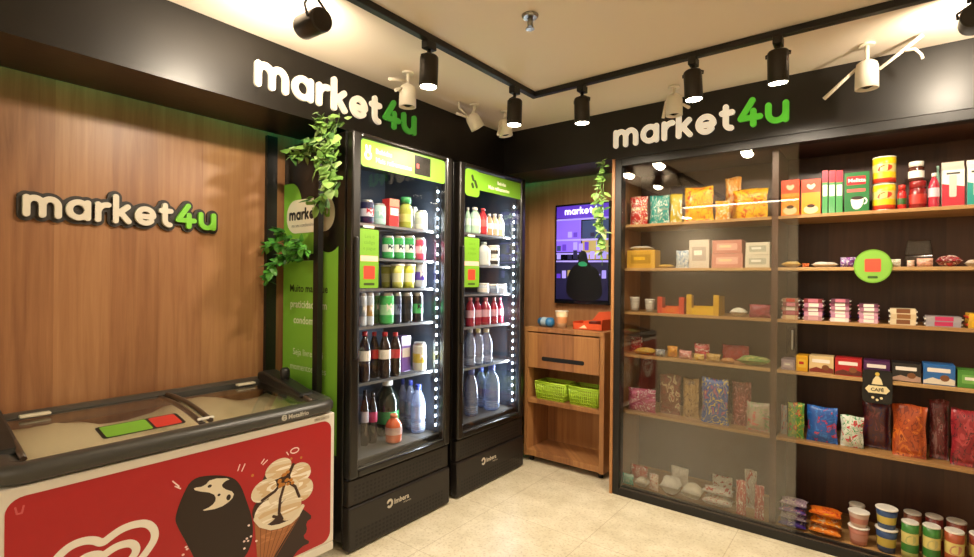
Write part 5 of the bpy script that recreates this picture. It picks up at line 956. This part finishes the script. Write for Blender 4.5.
K|drink_bottle|bottle|g|2.805|0.056|1.65|0.15|0.0|c89870 e6e2d8 d0d0c8|first small creamy bottle right of the red bottle|bottles on the first shelf of the far fridge
K|drink_bottle|bottle|g|2.868|0.058|1.65|0.156|0.0|c8b090 e6e2d8 d0d0c8|second small creamy bottle right of the red bottle|bottles on the first shelf of the far fridge
K|drink_bottle|bottle|g|2.937|0.062|1.65|0.16|0.0|c8c0a0 e6e2d8 d0d0c8|third small creamy bottle right of the red bottle|bottles on the first shelf of the far fridge
K|yogurt_bottle|bottle|g|2.772|0.094|1.44|0.164|0.0|d8dcd8 c8d0cc b8c8c0|white yogurt bottle beside the price sticker of the far fridge|dairy on the second shelf of the far fridge
J|yogurt_pot|pot|g|2.877|0.09|1.44|0.072|0.0|d8dcd8 2a2c2c e6e2d8|lower white and black pot of two stacked in the far fridge|stacked yogurt pots
J|yogurt_pot|pot|g|2.877|0.09|1.5125|0.0725|0.0|d8dcd8 2a2c2c e6e2d8|upper white and black pot of two stacked in the far fridge|stacked yogurt pots
J|dessert_tub|tub|g|2.7635|0.083|1.248|0.072|0.0|c8d4dc e6e2d8 e6e2d8|white tub beside the price sticker on the far fridge third shelf|tubs on the third shelf of the far fridge
J|dessert_tub|tub|g|2.869|0.088|1.248|0.065|0.0|8a9cb0 687890 e6e2d8|grey blue tub in the middle of the far fridge third shelf|tubs on the third shelf of the far fridge
J|dessert_tub|tub|g|2.973|0.086|1.248|0.065|0.0|c8ccd0 a8b0b8 e6e2d8|pale grey tub at the right end of the far fridge third shelf|tubs on the third shelf of the far fridge
K|red_drink_bottle|bottle|g|2.612|0.066|1.033|0.191|0.0|8a1c38 c8a0b0 c87888|first red drink bottle from the left in the far fridge|red drinks on the fourth shelf of the far fridge
K|red_drink_bottle|bottle|g|2.7105|0.065|1.033|0.188|0.02|8a1c38 c8a0b0 c87888|second red drink bottle from the left in the far fridge|red drinks on the fourth shelf of the far fridge
K|red_drink_bottle|bottle|g|2.786|0.082|1.033|0.187|0.0|8a1c38 c8a0b0 c87888|middle red drink bottle from the left in the far fridge|red drinks on the fourth shelf of the far fridge
K|red_drink_bottle|bottle|g|2.8705|0.057|1.033|0.185|0.0|8a1c38 c8a0b0 c87888|fourth red drink bottle from the left in the far fridge|red drinks on the fourth shelf of the far fridge
K|red_drink_bottle|bottle|g|2.982|0.058|1.033|0.182|0.03|8a1c38 c8a0b0 c87888|last red drink bottle from the left in the far fridge|red drinks on the fourth shelf of the far fridge
W|water_bottle|bottle|g|2.6205|0.075|0.766|0.251|0.0|98acd0 a8b8d8 b8c0d0|leftmost small water bottle on the far fridge fifth shelf|water bottles on the fifth shelf of the far fridge
W|water_bottle|bottle|g|2.705|0.074|0.766|0.245|0.0|98acd0 a8b8d8 c8c890|middle small water bottle on the far fridge fifth shelf|water bottles on the fifth shelf of the far fridge
W|water_bottle|bottle|g|2.8045|0.089|0.766|0.237|0.0|98acd0 a8b8d8 d0d0b8|rightmost small water bottle on the far fridge fifth shelf|water bottles on the fifth shelf of the far fridge
W|large_water_bottle|bottle|g|2.673|0.094|0.425|0.312|0.02|98acd0 a8b8d8 5a70c8|leftmost large water bottle on the far fridge floor|large water bottles on the floor of the far fridge
W|large_water_bottle|bottle|g|2.8995|0.087|0.425|0.284|0.12|98acd0 a8b8d8 5a70c8|middle large water bottle on the far fridge floor|large water bottles on the floor of the far fridge
W|large_water_bottle|bottle|g|2.891|0.118|0.425|0.315|0.0|98acd0 a8b8d8 5a70c8|rightmost large blue capped water bottle on the far fridge floor|large water bottles on the floor of the far fridge"""
for i, l in enumerate(ITEMS.strip().split('\n')):
    a = l.split('|'); item(a[0], a[1], a[2], a[3], *[float(x) for x in a[4:9]], a[9], a[10], a[11], i)
